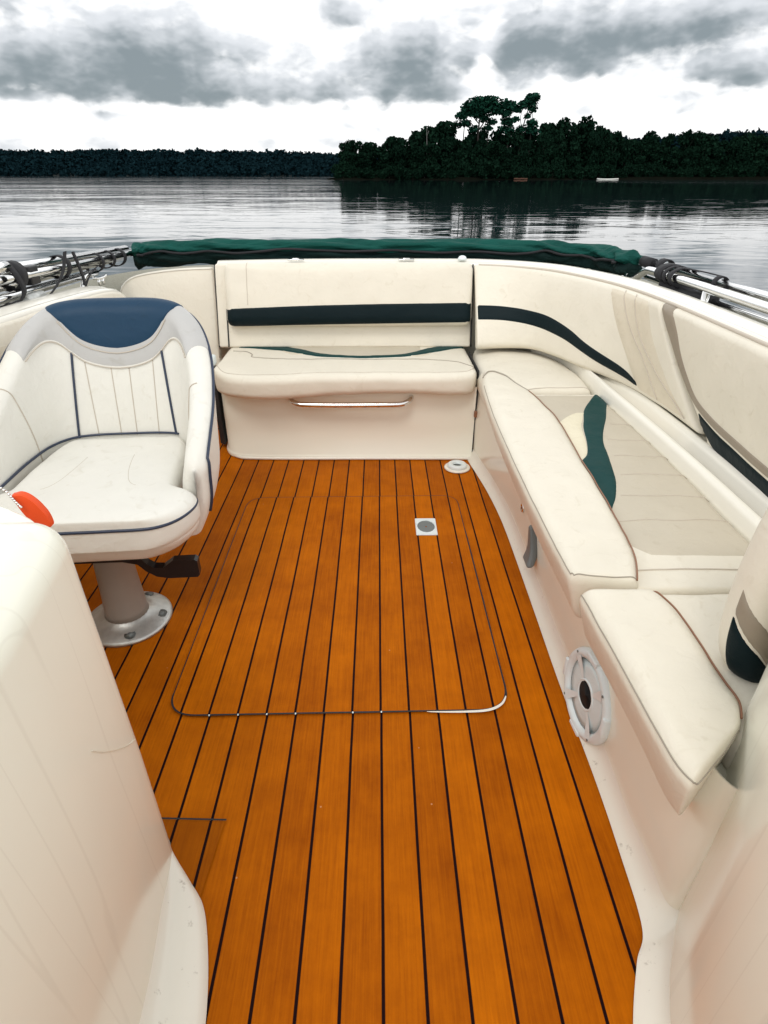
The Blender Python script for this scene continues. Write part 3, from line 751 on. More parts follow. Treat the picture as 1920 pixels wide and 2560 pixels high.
cove_i = curve([V3(.420, 2.358), V3(.427, 2.30), V3(.440, 2.20), V3(.458, 2.056), V3(.473, 1.88), V3(.478, 1.70), V3(.477, 1.33), V3(.475, 1.05), V3(.477, .76), V3(.477, .608), V3(.482, .530), V3(.508, .488), V3(.482, .452), V3(.440, .370), V3(.412, .28), V3(.395, .1), V3(.385, -.5)], 160)
V, F = [], []
tp = [(0, .0025), (.10, .007), (.3, .013), (.55, .022), (.75, .033), (.9, .046), (1, .062)]
for a, b in zip(cove_o, cove_i):
    for t, z in tp: V.append(V3(a.x + (b.x - a.x) * t, a.y + (b.y - a.y) * t, z))
m_ = len(tp)
F = [(i * m_ + j, i * m_ + j + 1, (i + 1) * m_ + j + 1, (i + 1) * m_ + j) for i in range(159) for j in range(m_ - 1)]
MB().add(V, F).build('cove_trim', M['scuffed'], lb, base=LB)
MB().add(*sweep(wall_p, [(0, .0), (.0, .06), (-.002, .17), (.002, .27), (.004, .36)], True)).build('wall', M['gelcoat'], lb, base=LB)
wf = [p for p in wall_p if p.y < .575]
MB().add(*sweep(wf, [(.0018, .0), (.0018, .06), (.0005, .17), (.004, .27), (.006, .36)], True)).build('corner_fillet', M['white_gelcoat'], lb, base=LB)
# upper deck of the base, below the cushions
MB().add([V3(.477, .54, .30), V3(1.02, .54, .30), V3(1.02, 2.3, .30), V3(.86, 2.72, .30), V3(.44, 2.72, .30), V3(.477, 2.0, .30)], [(0, 1, 2, 3, 4, 5)]).build('seat_deck', M['gelcoat'], lb, False, base=LB)
# ledge between cushions and coaming
def ledge_in(u): return sinterp([(0, 2.0), (1, 1)], u)
li_ = curve([V3(.70, 2.66), V3(.775, 2.57), V3(.815, 2.42), V3(.826, 2.22), V3(.828, 2.0), V3(.838, 1.7), V3(.843, 1.4), V3(.842, 1.1), V3(.842, .8), V3(.842, .5)], 90)
lo_ = curve([V3(.72, 2.70), V3(.82, 2.61), V3(.885, 2.46), V3(.93, 2.26), V3(.985, 2.0), V3(1.0, 1.7), V3(1.0, 1.4), V3(.995, 1.1), V3(.99, .8), V3(.99, .5)], 90)
V, F = [], []
lpz = [(0, -.12), (0, -.012), (.05, .003), (.11, .007), (.17, .002), (.21, -.008), (.26, -.010), (.52, -.012), (.58, -.008), (.64, .000), (.70, .001), (.76, -.008), (1, -.010)]
for a, b in zip(li_, lo_):
    for t, z in lpz: V.append(V3(a.x + (b.x - a.x) * t, a.y + (b.y - a.y) * t, .425 + z))
m_ = len(lpz)
F = [(i * m_ + j, (i + 1) * m_ + j, (i + 1) * m_ + j + 1, i * m_ + j + 1) for i in range(89) for j in range(m_ - 1)]
MB().add(V, F).build('ledge', M['white_gelcoat'], lb, base=LB)

def plan_pad(Lt, Rt, z0, z1, r, wx, wy, **k):
    zc = (z0 + z1) / 2
    Lc = [V3(x, y, zc) for x, y in Lt]; Rc = [V3(x, y, zc) for x, y in Rt]
    return Pad(lambda v: cr(Lc, v), lambda v: cr(Rc, v), (z1 - z0) / 2, r, wx, wy, **k)
# corner cushion
kc = thing('corner_cushion', 'plain cream wedge shaped seat cushion in the right stern corner', 'cushion', (.62, 2.4, .3))
KC = Vector((.62, 2.4, .3))
pc = plan_pad([(.412, 2.12), (.412, 2.25), (.413, 2.40), (.42, 2.55), (.44, 2.70), (.46, 2.78)], [(.815, 2.13), (.825, 2.24), (.822, 2.38), (.80, 2.50), (.755, 2.62), (.66, 2.74)], .30, .392, .034, .40, .62, crown=.014, nx=22, ny=30, wrinkle=.003, seed=4)
sub(pc.build('cushion_body', M['vinyl'], kc), KC)
sub(tube('front_seam', pc.line([(.28, .03), (.5, .045), (.7, .05), (.97, .05)], 40), .0018, M['pale_seam'], kc, 6), KC)
# long lounge cushion with insert
kl = thing('lounge_cushion', 'long cream lounge cushion with tan stitched insert and teal wave along the right side', 'cushion', (.68, 1.5, .3))
KL = Vector((.68, 1.5, .3))
lx = [(.50, .915), (.50, 1.2), (.50, 1.5), (.50, 1.8), (.49, 2.1), (.48, 2.125)]
rx = [(.838, .905), (.842, 1.2), (.845, 1.5), (.838, 1.8), (.825, 2.1), (.822, 2.125)]
pk = plan_pad(lx[:-1], rx[:-1], .295, .386, .022, .34, 1.19, crown=.007, nx=24, ny=70, wrinkle=.003, seed=9)
sub(pk.build('cushion_body', M['vinyl'], kl), KL)
vk = lambda y: (y - .912) / 1.19
yk = lambda v: .912 + 1.19 * v
lk = lambda y: sinterp([(p[1], p[0]) for p in lx], y); rk = lambda y: sinterp([(p[1], p[0]) for p in rx], y)
uk = lambda x, y: (x - lk(y)) / (rk(y) - lk(y))
sub(pk.patchv('tan_insert', M['tan_vinyl'], kl, lambda v: uk(.53 + .065 * max(0, 1 - (yk(v) - 1.04) / .085) ** 1.5, yk(v)), lambda v: .985, lins(vk(1.045), vk(2.068), 70), 24, .0022), KL)
tl = [(1.215, .545), (1.30, .55), (1.40, .55), (1.475, .555), (1.50, .568), (1.53, .592), (1.556, .606), (1.629, .628), (1.74, .651), (1.81, .672), (1.893, .702), (1.95, .735), (2.004, .770), (2.10, .822)]
tr = [(1.215, .562), (1.25, .580), (1.288, .601), (1.376, .636), (1.44, .652), (1.501, .665), (1.613, .683), (1.68, .703), (1.74, .727), (1.82, .762), (1.902, .797), (1.98, .828), (2.058, .842), (2.10, .840)]
sub(pk.patchv('cream_accent', M['straw_vinyl'], kl, lambda v: uk(sinterp([(1.48, .54), (1.78, .560), (1.80, .585), (1.856, .640), (1.895, .70)], yk(v)), yk(v)), lambda v: uk(sinterp(tl, yk(v)) + .012, yk(v)), lins(vk(1.485), vk(1.892), 30), 8, .0032), KL)
sub(pk.patchv('teal_wave', M['teal_vinyl'], kl, lambda v: uk(sinterp(tl, yk(v)), yk(v)), lambda v: min(.995, uk(sinterp(tr, yk(v)), yk(v))), lins(vk(1.215), vk(2.095), 60), 10, .0045), KL)
for y in (1.18, 1.298, 1.417, 1.534, 1.651, 1.782, 1.92):
    x0 = sinterp(tr, y) + .01 if y > 1.215 else .56
    sub(tube('stitch_row', [pk.top(uk(x, y), vk(y + .0025 * math.sin(x * 45 + y * 9)), .0026) for x in lins(x0, .835, 24)], .0011, M['pale_seam'], kl, 6), KL)
sub(tube('end_seam', pk.line([(.10, vk(1.0)), (.5, vk(1.003)), (.99, vk(1.003))], 40, .001), .0016, M['pale_seam'], kl, 6), KL)

# bolsters along the walkway edge
bo = thing('walkway_bolster', 'long cream bolster with copper piping along the walkway edge of the lounge', 'bolster', (.47, 1.6, .3))
BO1 = Vector((.47, 1.6, .3))
Lb = [(.384, .940), (.381, 1.05), (.378, 1.17), (.376, 1.30), (.376, 1.55), (.379, 1.78), (.385, 1.93), (.391, 2.07), (.402, 2.20), (.43, 2.345)]
Rb = [(.516, .915), (.546, 1.01), (.558, 1.12), (.567, 1.24), (.580, 1.51), (.596, 1.775), (.587, 1.92), (.570, 2.06), (.538, 2.17), (.495, 2.33)]
p1 = plan_pad(Lb, Rb, .285, .408, .026, .18, 1.42, under=.030, crown=.004, nx=12, ny=80, wrinkle=.003, seed=12)
sub(p1.build('cushion_body', M['vinyl'], bo), BO1)
sub(tube('copper_piping', p1.line([(.915, .014), (.925, .1), (.93, .3), (.93, .5), (.93, .7), (.925, .80)], 90, .003), .0019, M['copper_pipe'], bo, 8), BO1)
sub(tube('dark_piping', p1.line([(.925, .80), (.915, .90), (.87, .945), (.72, .968), (.5, .976), (.22, .965), (.07, .93)], 50, .002), .0032, M['seam'], bo, 6), BO1)
sub(tube('top_seam', p1.line([(.93, .018), (.6, .012), (.16, .012), (.08, .016), (.06, .05), (.06, .3), (.06, .6), (.075, .85)], 90, .0008), .0013, M['seam'], bo, 6), BO1)
b2 = thing('front_bolster', 'short cream bolster with pointed near end beside the right console', 'bolster', (.47, .7, .3))
BO2 = Vector((.47, .7, .3))
Lb2 = [(.420, .480), (.406, .52), (.402, .62), (.398, .72), (.392, .82), (.388, .905)]
Rb2 = [(.532, .572), (.556, .62), (.557, .68), (.560, .767), (.558, .84), (.542, .902)]
p2 = plan_pad(Lb2, Rb2,   .268, .406, .032, .17, .44, under=.034, crown=.006, nx=12, ny=34, wrinkle=.003, seed=21)
sub(p2.build('cushion_body', M['vinyl'], b2), BO2)
sub(tube('copper_piping', p2.line([(.90, .09), (.915, .3), (.915, .6), (.91, .85), (.895, .965)], 50, .003), .0019, M['copper_pipe'], b2, 8), BO2)
sub(tube('top_seam', p2.line([(.97, .05), (.7, .022), (.4, .020), (.15, .022), (.09, .040), (.07, .09), (.066, .3), (.066, .6), (.07, .95)], 80, .001), .0013, M['seam'], b2, 6), BO2)
ks = thing('front_seat_cushion', 'flat cream seat cushion in front of the right console backrest', 'cushion', (.75, .75, .3))
KS = Vector((.75, .75, .3))
p3 = plan_pad([(.53, .56), (.535, .70), (.535, .85), (.52, .900)], [(.84, .56), (.84, .7), (.84, .85), (.838, .898)], .295, .386, .022, .31, .34, crown=.008, nx=20, ny=20, wrinkle=.003, seed=31)
sub(p3.build('cushion_body', M['vinyl'], ks), KS)

# pad standing against the right console
cp = thing('companion_backrest', 'cream seat back with taupe band and navy lower corner beside the right console', 'backrest', (.72, .69, .38))
CP = Vector((.72, .69, .38))
# thickness direction -y; x across, z up
cpn = Vector((-.35, -1, 0)).normalized()
def fcp(u, v):
    z = .375 + .42 * v
    xl = sinterp([(.375, .605), (.39, .580), (.42, .563), (.47, .553), (.56, .552), (.65, .560), (.72, .575), (.80, .60)], z)
    return V3(xl + (.93 - xl) * u, .700 + .02 * u + .03 * (z - .4), z)
pp = UPad(None, None, .040, .036, .40, .46, crown=.006, nrm=lambda u, v: Vector((0, -1, 0)), nx=24, ny=30); pp.f = fcp
sub(pp.build('cushion_body', M['vinyl'], cp), CP)
def cpv(z): return (z - .375) / .42
hi1 = lambda u: cpv(.568 - .42 * u ** .8); lo1 = lambda u: cpv(.522 - .46 * u ** .8)
sub(pp.patch('taupe_band', M['taupe_vinyl'], cp, lo1, hi1, lins(0, .42, 30), 8, .003), CP)
sub(pp.patch('navy_corner', M['ink_vinyl'], cp, lambda u: 0.0, lambda u: max(.02, lo1(u)), lins(0, .36, 30), 12, .0028), CP)

# things mounted on the lounge wall
spk = thing('wall_speaker', 'round white waterproof speaker with dark centre on the beige seat base wall', 'speaker', (.472, .908, .098))
spk.rotation_euler = (0, -PI / 2 + R(4), R(5)); spk.scale = (1.06, 1.06, 1.2)
meshobj('bezel', *lathe_vf([(.097, 0), (.099, .008), (.095, .016), (.086, .019), (.078, .014), (.076, .008)], 40), M['white_plastic'], spk)
meshobj('grille', *lathe_vf([(.077, .010), (.058, .011), (.040, .013), (.028, .012)], 40), M['speaker_grille'], spk)
meshobj('hub', *lathe_vf([(.035, .009), (.034, .014), (.031, .015), (.0285, .012)], 32), M['white_plastic'], spk)
meshobj('port', *lathe_vf([(.030, .0125), (.0, .0115)], 28), M['hole'], spk)
for a0 in (45, 135, 225, 315):
    a0 = R(a0); w = .006
    for s in (0,):
        d = Vector((math.cos(a0), math.sin(a0), 0)); t = Vector((-d.y, d.x, 0))
        P = []
        for r_, z_, ww in ((.028, .014, .004), (.05, .0135, .006), (.082, .018, .012)):
            P += [d * r_ + t * ww + V3(0, 0, z_), d * r_ - t * ww + V3(0, 0, z_)]
        meshobj('spoke', P, [(0, 1, 3, 2), (2, 3, 5, 4)], M['white_plastic'], spk)
for k in range(4):
    a0 = R(5 + 90 * k)
    M4 = Matrix.Rotation(a0, 4, 'Z') @ Matrix.Translation((.092, 0, .014))
    v_, f_ = rbox_vf(.006, .022, .006, .003, 2, 2, 2, 2); meshobj('rim_tab', [M4 @ p for p in v_], f_, M['white_plastic'], spk)
for k in range(4):
    a0 = R(45 + 90 * k); M4 = Matrix.Translation((.089 * math.cos(a0), .089 * math.sin(a0), .0185))
    meshobj('screw', *lathe_vf([(.003, 0), (.0028, .001), (0, .0012)], 10, M4), M['grey_plastic'], spk)

lv = tag(MB().add(*rbox_vf(.012, .030, .052, .010, 2, 4, 6)).build('wall_hook', M['grey_plastic']), 'grey plastic hook under the walkway bolster on the seat base wall', 'hook')
for v in lv.data.vertices:
    z = v.co.z; v.co.x -= .016 * max(0, -z / .052) ** 2; v.co.y = v.co.y * (.75 - .35 * z / .052) + .45 * z
lv.location = (.466, 1.468, .128)
kh = thing('wall_lock', 'small round chrome lock on the seat base wall above the hook', 'lock', (.474, 1.653, .151)); kh.rotation_euler = (0, -PI / 2, 0)
meshobj('ring', *lathe_vf([(.016, 0), (.016, .004), (.011, .006), (.009, .003)], 20), M['steel'], kh)
meshobj('keyhole', *lathe_vf([(.0092, .003), (0, .0028)], 16), M['hole'], kh)

# ------------------------------------------------------------------ consoles
lc = thing('helm_console', 'glossy beige helm console side filling the left foreground', 'console', (-.7, .2, 0))
LC = Vector((-.7, .2, 0))
def console(pad_l, pad_r, z1, r, wx, wy, **k):
    return plan_pad(pad_l, pad_r, -.02, z1, r, wx, wy, wrinkle=0, **k)
cL = Pad(lambda v: V3(-1.10, -.5 + 1.145 * v, .279), lambda v: V3(sinterp([(-.5, -.335), (.1, -.338), (.37, -.346), (.52, -.366), (.645, -.388)], -.5 + 1.145 * v), -.5 + 1.145 * v, .279), .440, .045, .75, 1.145, wrinkle=0, nx=10, ny=30)
ob = cL.build('shell', M['crazed'], lc)
for v in ob.data.vertices:      # side leans outwards a little towards the top
    v.co.x -= .022 * max(0, v.co.z / .7) ** 1.5
    v.co.y += .020 * max(0, v.co.z / .7) if v.co.y > .4 else 0
sub(ob, LC)
# mould line across the console side
def lean_c(p):
    p.x -= .022 * max(0, p.z / .7) ** 1.5
    if p.y > .4: p.y += .020 * max(0, p.z / .7)
    return p
MLP = [(.606, .329), (.590, .340), (.565, .362), (.53, .398), (.505, .427), (.48, .46)]
ml_ = []
for y, z in MLP:
    ml_.append(lean_c(cL.W(cL.wx + .0004, (y - .0725) , z - .279)))
sub(tube('mould_line', curve(ml_, 30), .0006, M['gelcoat'], lc, 6), LC)
dsh = Pad(lambda v: V3(-1.05, .40 + .40 * v, .660), lambda v: V3(sinterp([(.40, -.452), (.66, -.452), (.68, -.478), (.71, -.53), (.80, -.685)], .40 + .40 * v), .40 + .40 * v, .660), .046, .016, .60, .40, wrinkle=0, nx=10, ny=40)
sub(dsh.build('dash_top', M['gelcoat'], lc), LC)
tw = curve([V3(-.40, .640), V3(-.386, .618), V3(-.345, .573), V3(-.308, .528), V3(-.283, .46), V3(-.265, .38), V3(-.255, .28), V3(-.25, .1), V3(-.25, -.5)], 60)
tw2 = curve([V3(-.40, .634), V3(-.395, .618), V3(-.382, .56), V3(-.368, .50), V3(-.356, .42), V3(-.350, .36), V3(-.346, .28), V3(-.343, .1), V3(-.340, -.5)], 60)
V, F = [], []
tp = [(0, .003), (.06, .012), (.2, .020), (.45, .024), (.7, .026), (.85, .032), (1, .052)]
for a, b in zip(tw, tw2):
    for t, z in tp: V.append(V3(a.x + (b.x - a.x) * t, a.y + (b.y - a.y) * t, z))
m_ = len(tp)
F = [(i * m_ + j, i * m_ + j + 1, (i + 1) * m_ + j + 1, (i + 1) * m_ + j) for i in range(59) for j in range(m_ - 1)]
sub(meshobj('toe_kick', V, F, M['scuffed'], lc, True, 'scuffed white toe kick at the foot of the console'), LC)

rc = thing('passenger_console', 'glossy beige console side with rounded edge filling the right foreground', 'console', (.75, .2, 0))
RC = Vector((.75, .2, 0))
cR = Pad(lambda v: V3(sinterp([(-.5, .375), (.1, .385), (.30, .405), (.40, .440), (.50, .498), (.60, .553), (.62, .565)], -.5 + 1.125 * v), -.5 + 1.125 * v, .26), lambda v: V3(1.0, -.5 + 1.125 * v, .26), .48, .028, .55, 1.125, wrinkle=0, nx=8, ny=60)
ob = cR.build('shell', M['crazed'], rc)
sub(ob, RC)

# orange key float hanging by the dash
kf = thing('key_float', 'orange foam key float on a bead chain resting on the left console', 'key float', (-.5, .735, .684))
KF = Vector((-.5, .735, .684))
prof_ = []
ol = [(-.024, .024), (-.012, .027), (.0, .022), (.012, .010), (.022, -.006), (.030, -.026), (.030, -.05), (.005, -.05), (-.012, -.028), (-.024, .004)]
olc = curve([V3(x * .72 - .004, 0, z * .72 + .004) for x, z in ol] + [V3(ol[0][0], 0, ol[0][1])], 40)[:-1]
mid = MB()
n = len(olc)
Vf = [p + V3(0, -.004, 0) for p in olc] + [p * .93 + V3(0, -.006, 0) for p in olc] + [p + V3(0, .004, 0) for p in olc] + [p * .93 + V3(0, .006, 0) for p in olc]
Ff = [tuple(n + i for i in range(n)), tuple(3 * n + i for i in range(n))[::-1]] + [(i, (i + 1) % n, n + (i + 1) % n, n + i) for i in range(n)] + [(i, (i + 1) % n, 2 * n + (i + 1) % n, 2 * n + i) for i in range(n)] + [(2 * n + i, 2 * n + (i + 1) % n, 3 * n + (i + 1) % n, 3 * n + i) for i in range(n)]
fo = meshobj('float', Vf, Ff, M['orange'], kf, False)
ch = MB()
for i, p in enumerate(curve([V3(-.010, -.012, .006), V3(-.018, -.010, .016), V3(-.03, -.004, .028), V3(-.05, 0, .038), V3(-.075, .0, .05)], 18)):
    ch.add(*lathe_vf([(0, -.0021), (.0018, -.0012), (.0021, 0), (.0018, .0012), (0, .0021)], 8, Matrix.Translation(p)))
ch.build('bead_chain', M['steel'], kf)

# ------------------------------------------------------------------ helm chair
hc = thing('helm_chair', 'white bucket helm chair with navy headrest on a single pedestal', 'chair', (-.720, 1.375, 0), R(5))
plan = [V3(.0, .235), V3(.094, .232), V3(.160, .212), V3(.202, .155), V3(.221, .06), V3(.227, -.04), V3(.228, -.125)]
def plan_pt(t):
    s = abs(t); p = cr(plan, s); e = .01
    d = cr(plan, min(1, s + e)) - cr(plan, max(0, s - e)); d.normalize()
    nrm = Vector((-d.y, d.x, 0))              # outward
    if nrm.dot(p) < 0: nrm = -nrm
    if t < 0: p = V3(-p.x, p.y); nrm = Vector((-nrm.x, nrm.y, 0))
    return p, nrm
Ht = [(0, .790), (.12, .790), (.22, .787), (.30, .778), (.38, .752), (.46, .712), (.54, .663), (.64, .615), (.76, .570), (.88, .530), (1, .475)]
def Hh(t): return sinterp(Ht, abs(t))
TH = .075
def lean(n, z):
    h = z - .40; b = max(0, n.y)
    return Vector((n.x * .05 * h, (b ** .7) * .26 * h, 0))
def buck(t, q, off=0.0):
    """q 0..1 inner face upwards, 1..2 over the top, 2..3 outer face downwards"""
    p, n = plan_pt(t); H = Hh(t); th = TH * (1 - .25 * abs(t))
    s = abs(t)
    sh = math.sqrt(max(0.0004, 1 - ((s - .93) / .07) ** 2)) if s > .93 else 1
    r = th / 2
    c = p + n * r
    if q <= 1:
        z = .355 + (H - r - .355) * q; o = -r
        o += -.010 * math.sin(PI * min(1, max(0, q))) * (.4 + .6 * min(1, max(0, (s - .2) / .25)))     # padded bolsters
        dz = 0; dirv = -n
        P = c + n * (o * sh) + V3(0, 0, z); nv = -n
    elif q <= 2:
        a = PI * (q - 1)
        P = c + n * (-math.cos(a) * r * sh) + V3(0, 0, H - r + math.sin(a) * r); nv = -n * math.cos(a) + V3(0, 0, math.sin(a))
    else:
        z = H - r + (.292 - (H - r)) * (q - 2); P = c + n * (r * sh) + V3(0, 0, z); nv = n
        P -= n * .035 * max(0, (.42 - z) / .13) ** 2 * (1 if z < .42 else 0)
    return P + lean(n, P.z) + nv * off
def bq(t, z):
    """q on the inner face for a height"""
    H = Hh(t); r = TH * (1 - .25 * abs(t)) / 2
    if z <= H - r: return max(0, (z - .355) / (H - r - .355))
    return 1 + math.asin(min(1, (z - (H - r)) / r)) / PI
ts = lins(-1, 1, 121)
qs = lins(0, 1, 22) + lins(1, 2, 13)[1:] + lins(2, 3, 14)[1:]
bvf = grid_vf(lambda t, q: buck(t, q), ts, qs)
nq = len(qs)
caps = [tuple(range(nq)), tuple((len(ts) - 1) * nq + j for j in range(nq))[::-1]]
shell = meshobj('backrest', bvf[0], bvf[1] + caps, M['white_vinyl'], hc)
def bpatch(name, m, lo, hi, ts_, nv, off, parent):
    V, F = [], []; n = len(ts_)
    for i, t in enumerate(ts_):
        a, b = lo(t), hi(t)
        for j in range(nv):
            o = off if (0 < j < nv - 1 and 0 < i < n - 1) else .0
            V.append(buck(t, a + (b - a) * j / (nv - 1), o))
    F = [(i * nv + j, (i + 1) * nv + j, (i + 1) * nv + j + 1, i * nv + j + 1) for i in range(n - 1) for j in range(nv - 1)]
    return meshobj(name, V, F, m, parent)
gz = [(0, .622), (.08, .626), (.16, .642), (.23, .668), (.29, .694), (.34, .704), (.39, .700), (.45, .684), (.50, .664)]
nz = [(0, .662), (.06, .665), (.12, .675), (.18, .694), (.23, .719), (.275, .748), (.315, .772)]
gl = lambda t: bq(t, sinterp(gz, abs(t))); nl = lambda t: bq(t, sinterp(nz, abs(t)))
bpatch('grey_band', M['grey_vinyl'], gl, lambda t: 2.0, lins(-.49, .49, 90), 24, .0022, shell)
bpatch('headrest_panel', M['navy_vinyl'], nl, lambda t: 1.75, lins(-.318, .318, 70), 20, .0050, shell)
for tab, w, tt in ((gz, 'pale', .485), (nz, 'pale', .28)):
    tube('stitch', [buck(t, bq(t, sinterp(tab, abs(t)) - (.004 if tab is gz else .004)), .0035) for t in lins(-tt, tt, 80)], .0017, M['pale_seam'], shell, 6)
for s in (-1, 1):
    tube('navy_piping', [buck(s * (.275 - .045 * k), bq(s * (.275 - .045 * k), .432 + (.664 - .432) * k), .002) for k in lins(0, 1, 30)], .0034, M['navy_pipe'], shell, 8)
    tube('edge_piping', [buck(s * t, 1.86, .003) for t in lins(.20, .925, 66)] + [buck(s * (.925 + .012 * math.sin(PI * k)), 1.86 + .85 * k, .0035) for k in lins(.12, 1, 16)], .0036, M['navy_pipe'], shell, 8)
    tube('arm_seam', [buck(s * (.56 + .06 * k), .05 + 1.35 * k, .001) for k in lins(0, 1, 24)], .0014, M['pale_seam'], shell, 6)
for t in (-.165, -.055, .055, .165):
    tube('rib_seam', [buck(t * (.92 + .08 * k), bq(t, .430 + (sinterp(gz, abs(t)) - .436) * k), .0005) for k in lins(0, 1, 20)], .0013, M['pale_seam'], shell, 6)
# seat cushion (T shaped) and shell under it
Rs = [(.140, -.278), (.194, -.272), (.234, -.248), (.258, -.210), (.267, -.172), (.260, -.142), (.230, -.122), (.205, -.100), (.199, -.05), (.196, .02), (.190, .10), (.175, .18), (.14, .235)]
yR = [Vector((a, b, 0)) for a, b in Rs]
def scush(z0, z1, k, r, **kw):
    zc = (z0 + z1) / 2
    return Pad(lambda v: V3(-cr(yR, v).x * k, cr(yR, v).y * k, zc), lambda v: V3(cr(yR, v).x * k, cr(yR, v).y * k, zc), (z1 - z0) / 2, r, .5, .52, **kw)
sc1 = scush(.352, .432, 1.0, .030, crown=.010, wrinkle=.002, nx=24, ny=50, seed=40)
seat = sc1.build('seat_cushion', M['white_vinyl'], hc)
def rim_loop(pad, off, zf, n=90):
    P = []
    for i in range(n):
        v = i / (n - 1)
        P.append((v))
    return P
# navy piping round the front of the seat: right side, front, left side
edge = []
for v in lins(.62, 0.0, 60): edge.append((1, v))
path = []
for v in lins(.40, .02, 60): path.append(sc1.W(sc1.wx * .985, (v - .5) * 2 * sc1.wy, .018))
for u in lins(1, 0, 40): path.append(sc1.W((u - .5) * 2 * sc1.wx * .96, -sc1.wy * .985, .018))
for v in lins(.02, .40, 60): path.append(sc1.W(-sc1.wx * .985, (v - .5) * 2 * sc1.wy, .018))
path = [p for i, p in enumerate(path)]
# smooth the path
for _ in range(4): path = [path[0]] + [(path[i - 1] + path[i] * 2 + path[i + 1]) / 4 for i in range(1, len(path) - 1)] + [path[-1]]
tube('seat_piping', path, .0040, M['navy_pipe'], seat, 8)
tube('back_piping', [buck(t, bq(t, .436), .004) for t in lins(-.95, .30, 70)], .0035, M['navy_pipe'], seat, 8)
for s in (-1, 1):
    tube('seat_crease', [sc1.top(.5 + s * (.16 + .10 * k ** 1.6), .80 - .26 * k, -.0004) for k in lins(0, 1, 24)], .0009, M['pale_seam'], seat, 6)
sc2 = scush(.308, .385, .99, .036, wrinkle=0, nx=20, ny=40)
ob = sc2.build('seat_shell', M['white_vinyl'], hc)
for v in ob.data.vertices:
    k = 1 - .10 * max(0, (.37 - v.co.z) / .06) ** 1.4; v.co.x *= k; v.co.y *= k
# swivel plate, post, flange, lever
meshobj('swivel_plate', *rbox_vf(.11, .11, .012, .008, 2, 2, 2), M['black'], hc).location = (.02, -.03, .296)
PX, PY = -.004, -.086
post = meshobj('pedestal', *lathe_vf([(.046, .29), (.048, .22), (.052, .12), (.056, .05), (.060, .030)], 28), M['post'], hc); post.location = (PX, PY, 0)
flg = meshobj('flange', *lathe_vf([(.058, .034), (.062, .028), (.085, .020), (.112, .011), (.118, .007), (.119, .001)], 40), M['cast'], hc); flg.location = (PX, PY, 0)
for a in (-72, -2, 68, 140, 212):
    a = R(a); M4 = Matrix.Translation((.094 * math.cos(a), .094 * math.sin(a), .0175)) @ Matrix.Rotation(.15, 4, Vector((-math.sin(a), math.cos(a), 0)))
    meshobj('bolt', *lathe_vf([(.015, .0005), (.013, -.0002), (.008, -.001), (.0075, .002), (0, .003)], 16, M4), M['grey_plastic'], flg)
lev = [(-.06, .275), (.085, .275), (.105, .268), (.118, .250), (.132, .238), (.155, .236), (.170, .247), (.182, .256), (.235, .256), (.242, .250), (.242, .208), (.236, .202), (.165, .203), (.135, .210), (.112, .228), (.095, .250), (.06, .260), (-.06, .262)]
lo2 = [V3(x, -.17, z) for x, z in lev]
meshobj('height_lever', *poly_prism(lo2, None, V3(0, -.012, 0), V3(0, .012, 0)), M['black'], hc, False)

# ------------------------------------------------------------------ bimini canvas, frames and rails
bm = thing('folded_bimini', 'folded green canvas sunshade rolled up along the stern', 'canvas', (0, 3.0, .78))
BM = Vector((0, 3.0, .78))
roll = curve([V3(1.075, 2.64, .778), V3(1.07, 2.75, .780), V3(1.00, 2.91, .782), V3(.82, 3.01, .786), V3(.5, 3.05, .789), V3(0, 3.06, .790), V3(-.5, 3.06, .792), V3(-.85, 3.06, .790), V3(-1.08, 3.05, .782), V3(-1.17, 3.02, .775)], 240)
def roll_S(i, a, ry, rz, dz, seed, amp):
    p = roll[i]; n0 = roll[max(i - 1, 0)]; n1 = roll[min(i + 1, 239)]; t = (n1 - n0).normalized(); side = Vector((t.y, -t.x, 0))
    e = min(1, min(i, 239 - i) / 8 + .25) ** .5
    s = i / 239
    lump = 1 + .26 * noise.noise(Vector((s * 16, math.cos(a) * .9, seed))) + .12 * noise.noise(Vector((s * 45 + math.sin(a) * 3, math.cos(a) * 2.2 + s * 9, seed + 4)))
    fold = .0075 * math.sin(a * 4 + s * 46 + 3 * noise.noise(Vector((s * 12, 1, seed))))
    return p + V3(0, 0, dz) + side * math.cos(a) * (ry * lump + fold) * e + V3(0, 0, math.sin(a) * (rz * lump + fold * amp) * e)
na_ = 36
def roll_mesh(ry, rz, dz, seed, amp):
    V = [roll_S(i, 2 * PI * k / na_, ry, rz, dz, seed, amp) for i in range(240) for k in range(na_)]
    F = [(i * na_ + k, i * na_ + (k + 1) % na_, (i + 1) * na_ + (k + 1) % na_, (i + 1) * na_ + k) for i in range(239) for k in range(na_)]
    F += [tuple(range(na_))[::-1], tuple(239 * na_ + k for k in range(na_))]
    return V, F
MB().add(*roll_mesh(.056, .026, .012, 3, 1)).build('canvas_boot', M['green'], bm, base=BM)
MB().add(*roll_mesh(.050, .036, -.030, 11, 1)).build('lower_roll', M['dark_green'], bm, base=BM)  # lower half of the roll, in a darker green
zp = []
for i in range(4, 236, 2):
    s = i / 239
    p = roll_S(i, PI * 1.0 + .25, .066, .040, .004 + .004 * math.sin(s * 60) + .004 * math.sin(s * 23), 3, 1)
    zp.append(p)
MB().add(*tube_vf(zp, .0055, 8)).build('zip_piping', M['strap'], bm, base=BM)

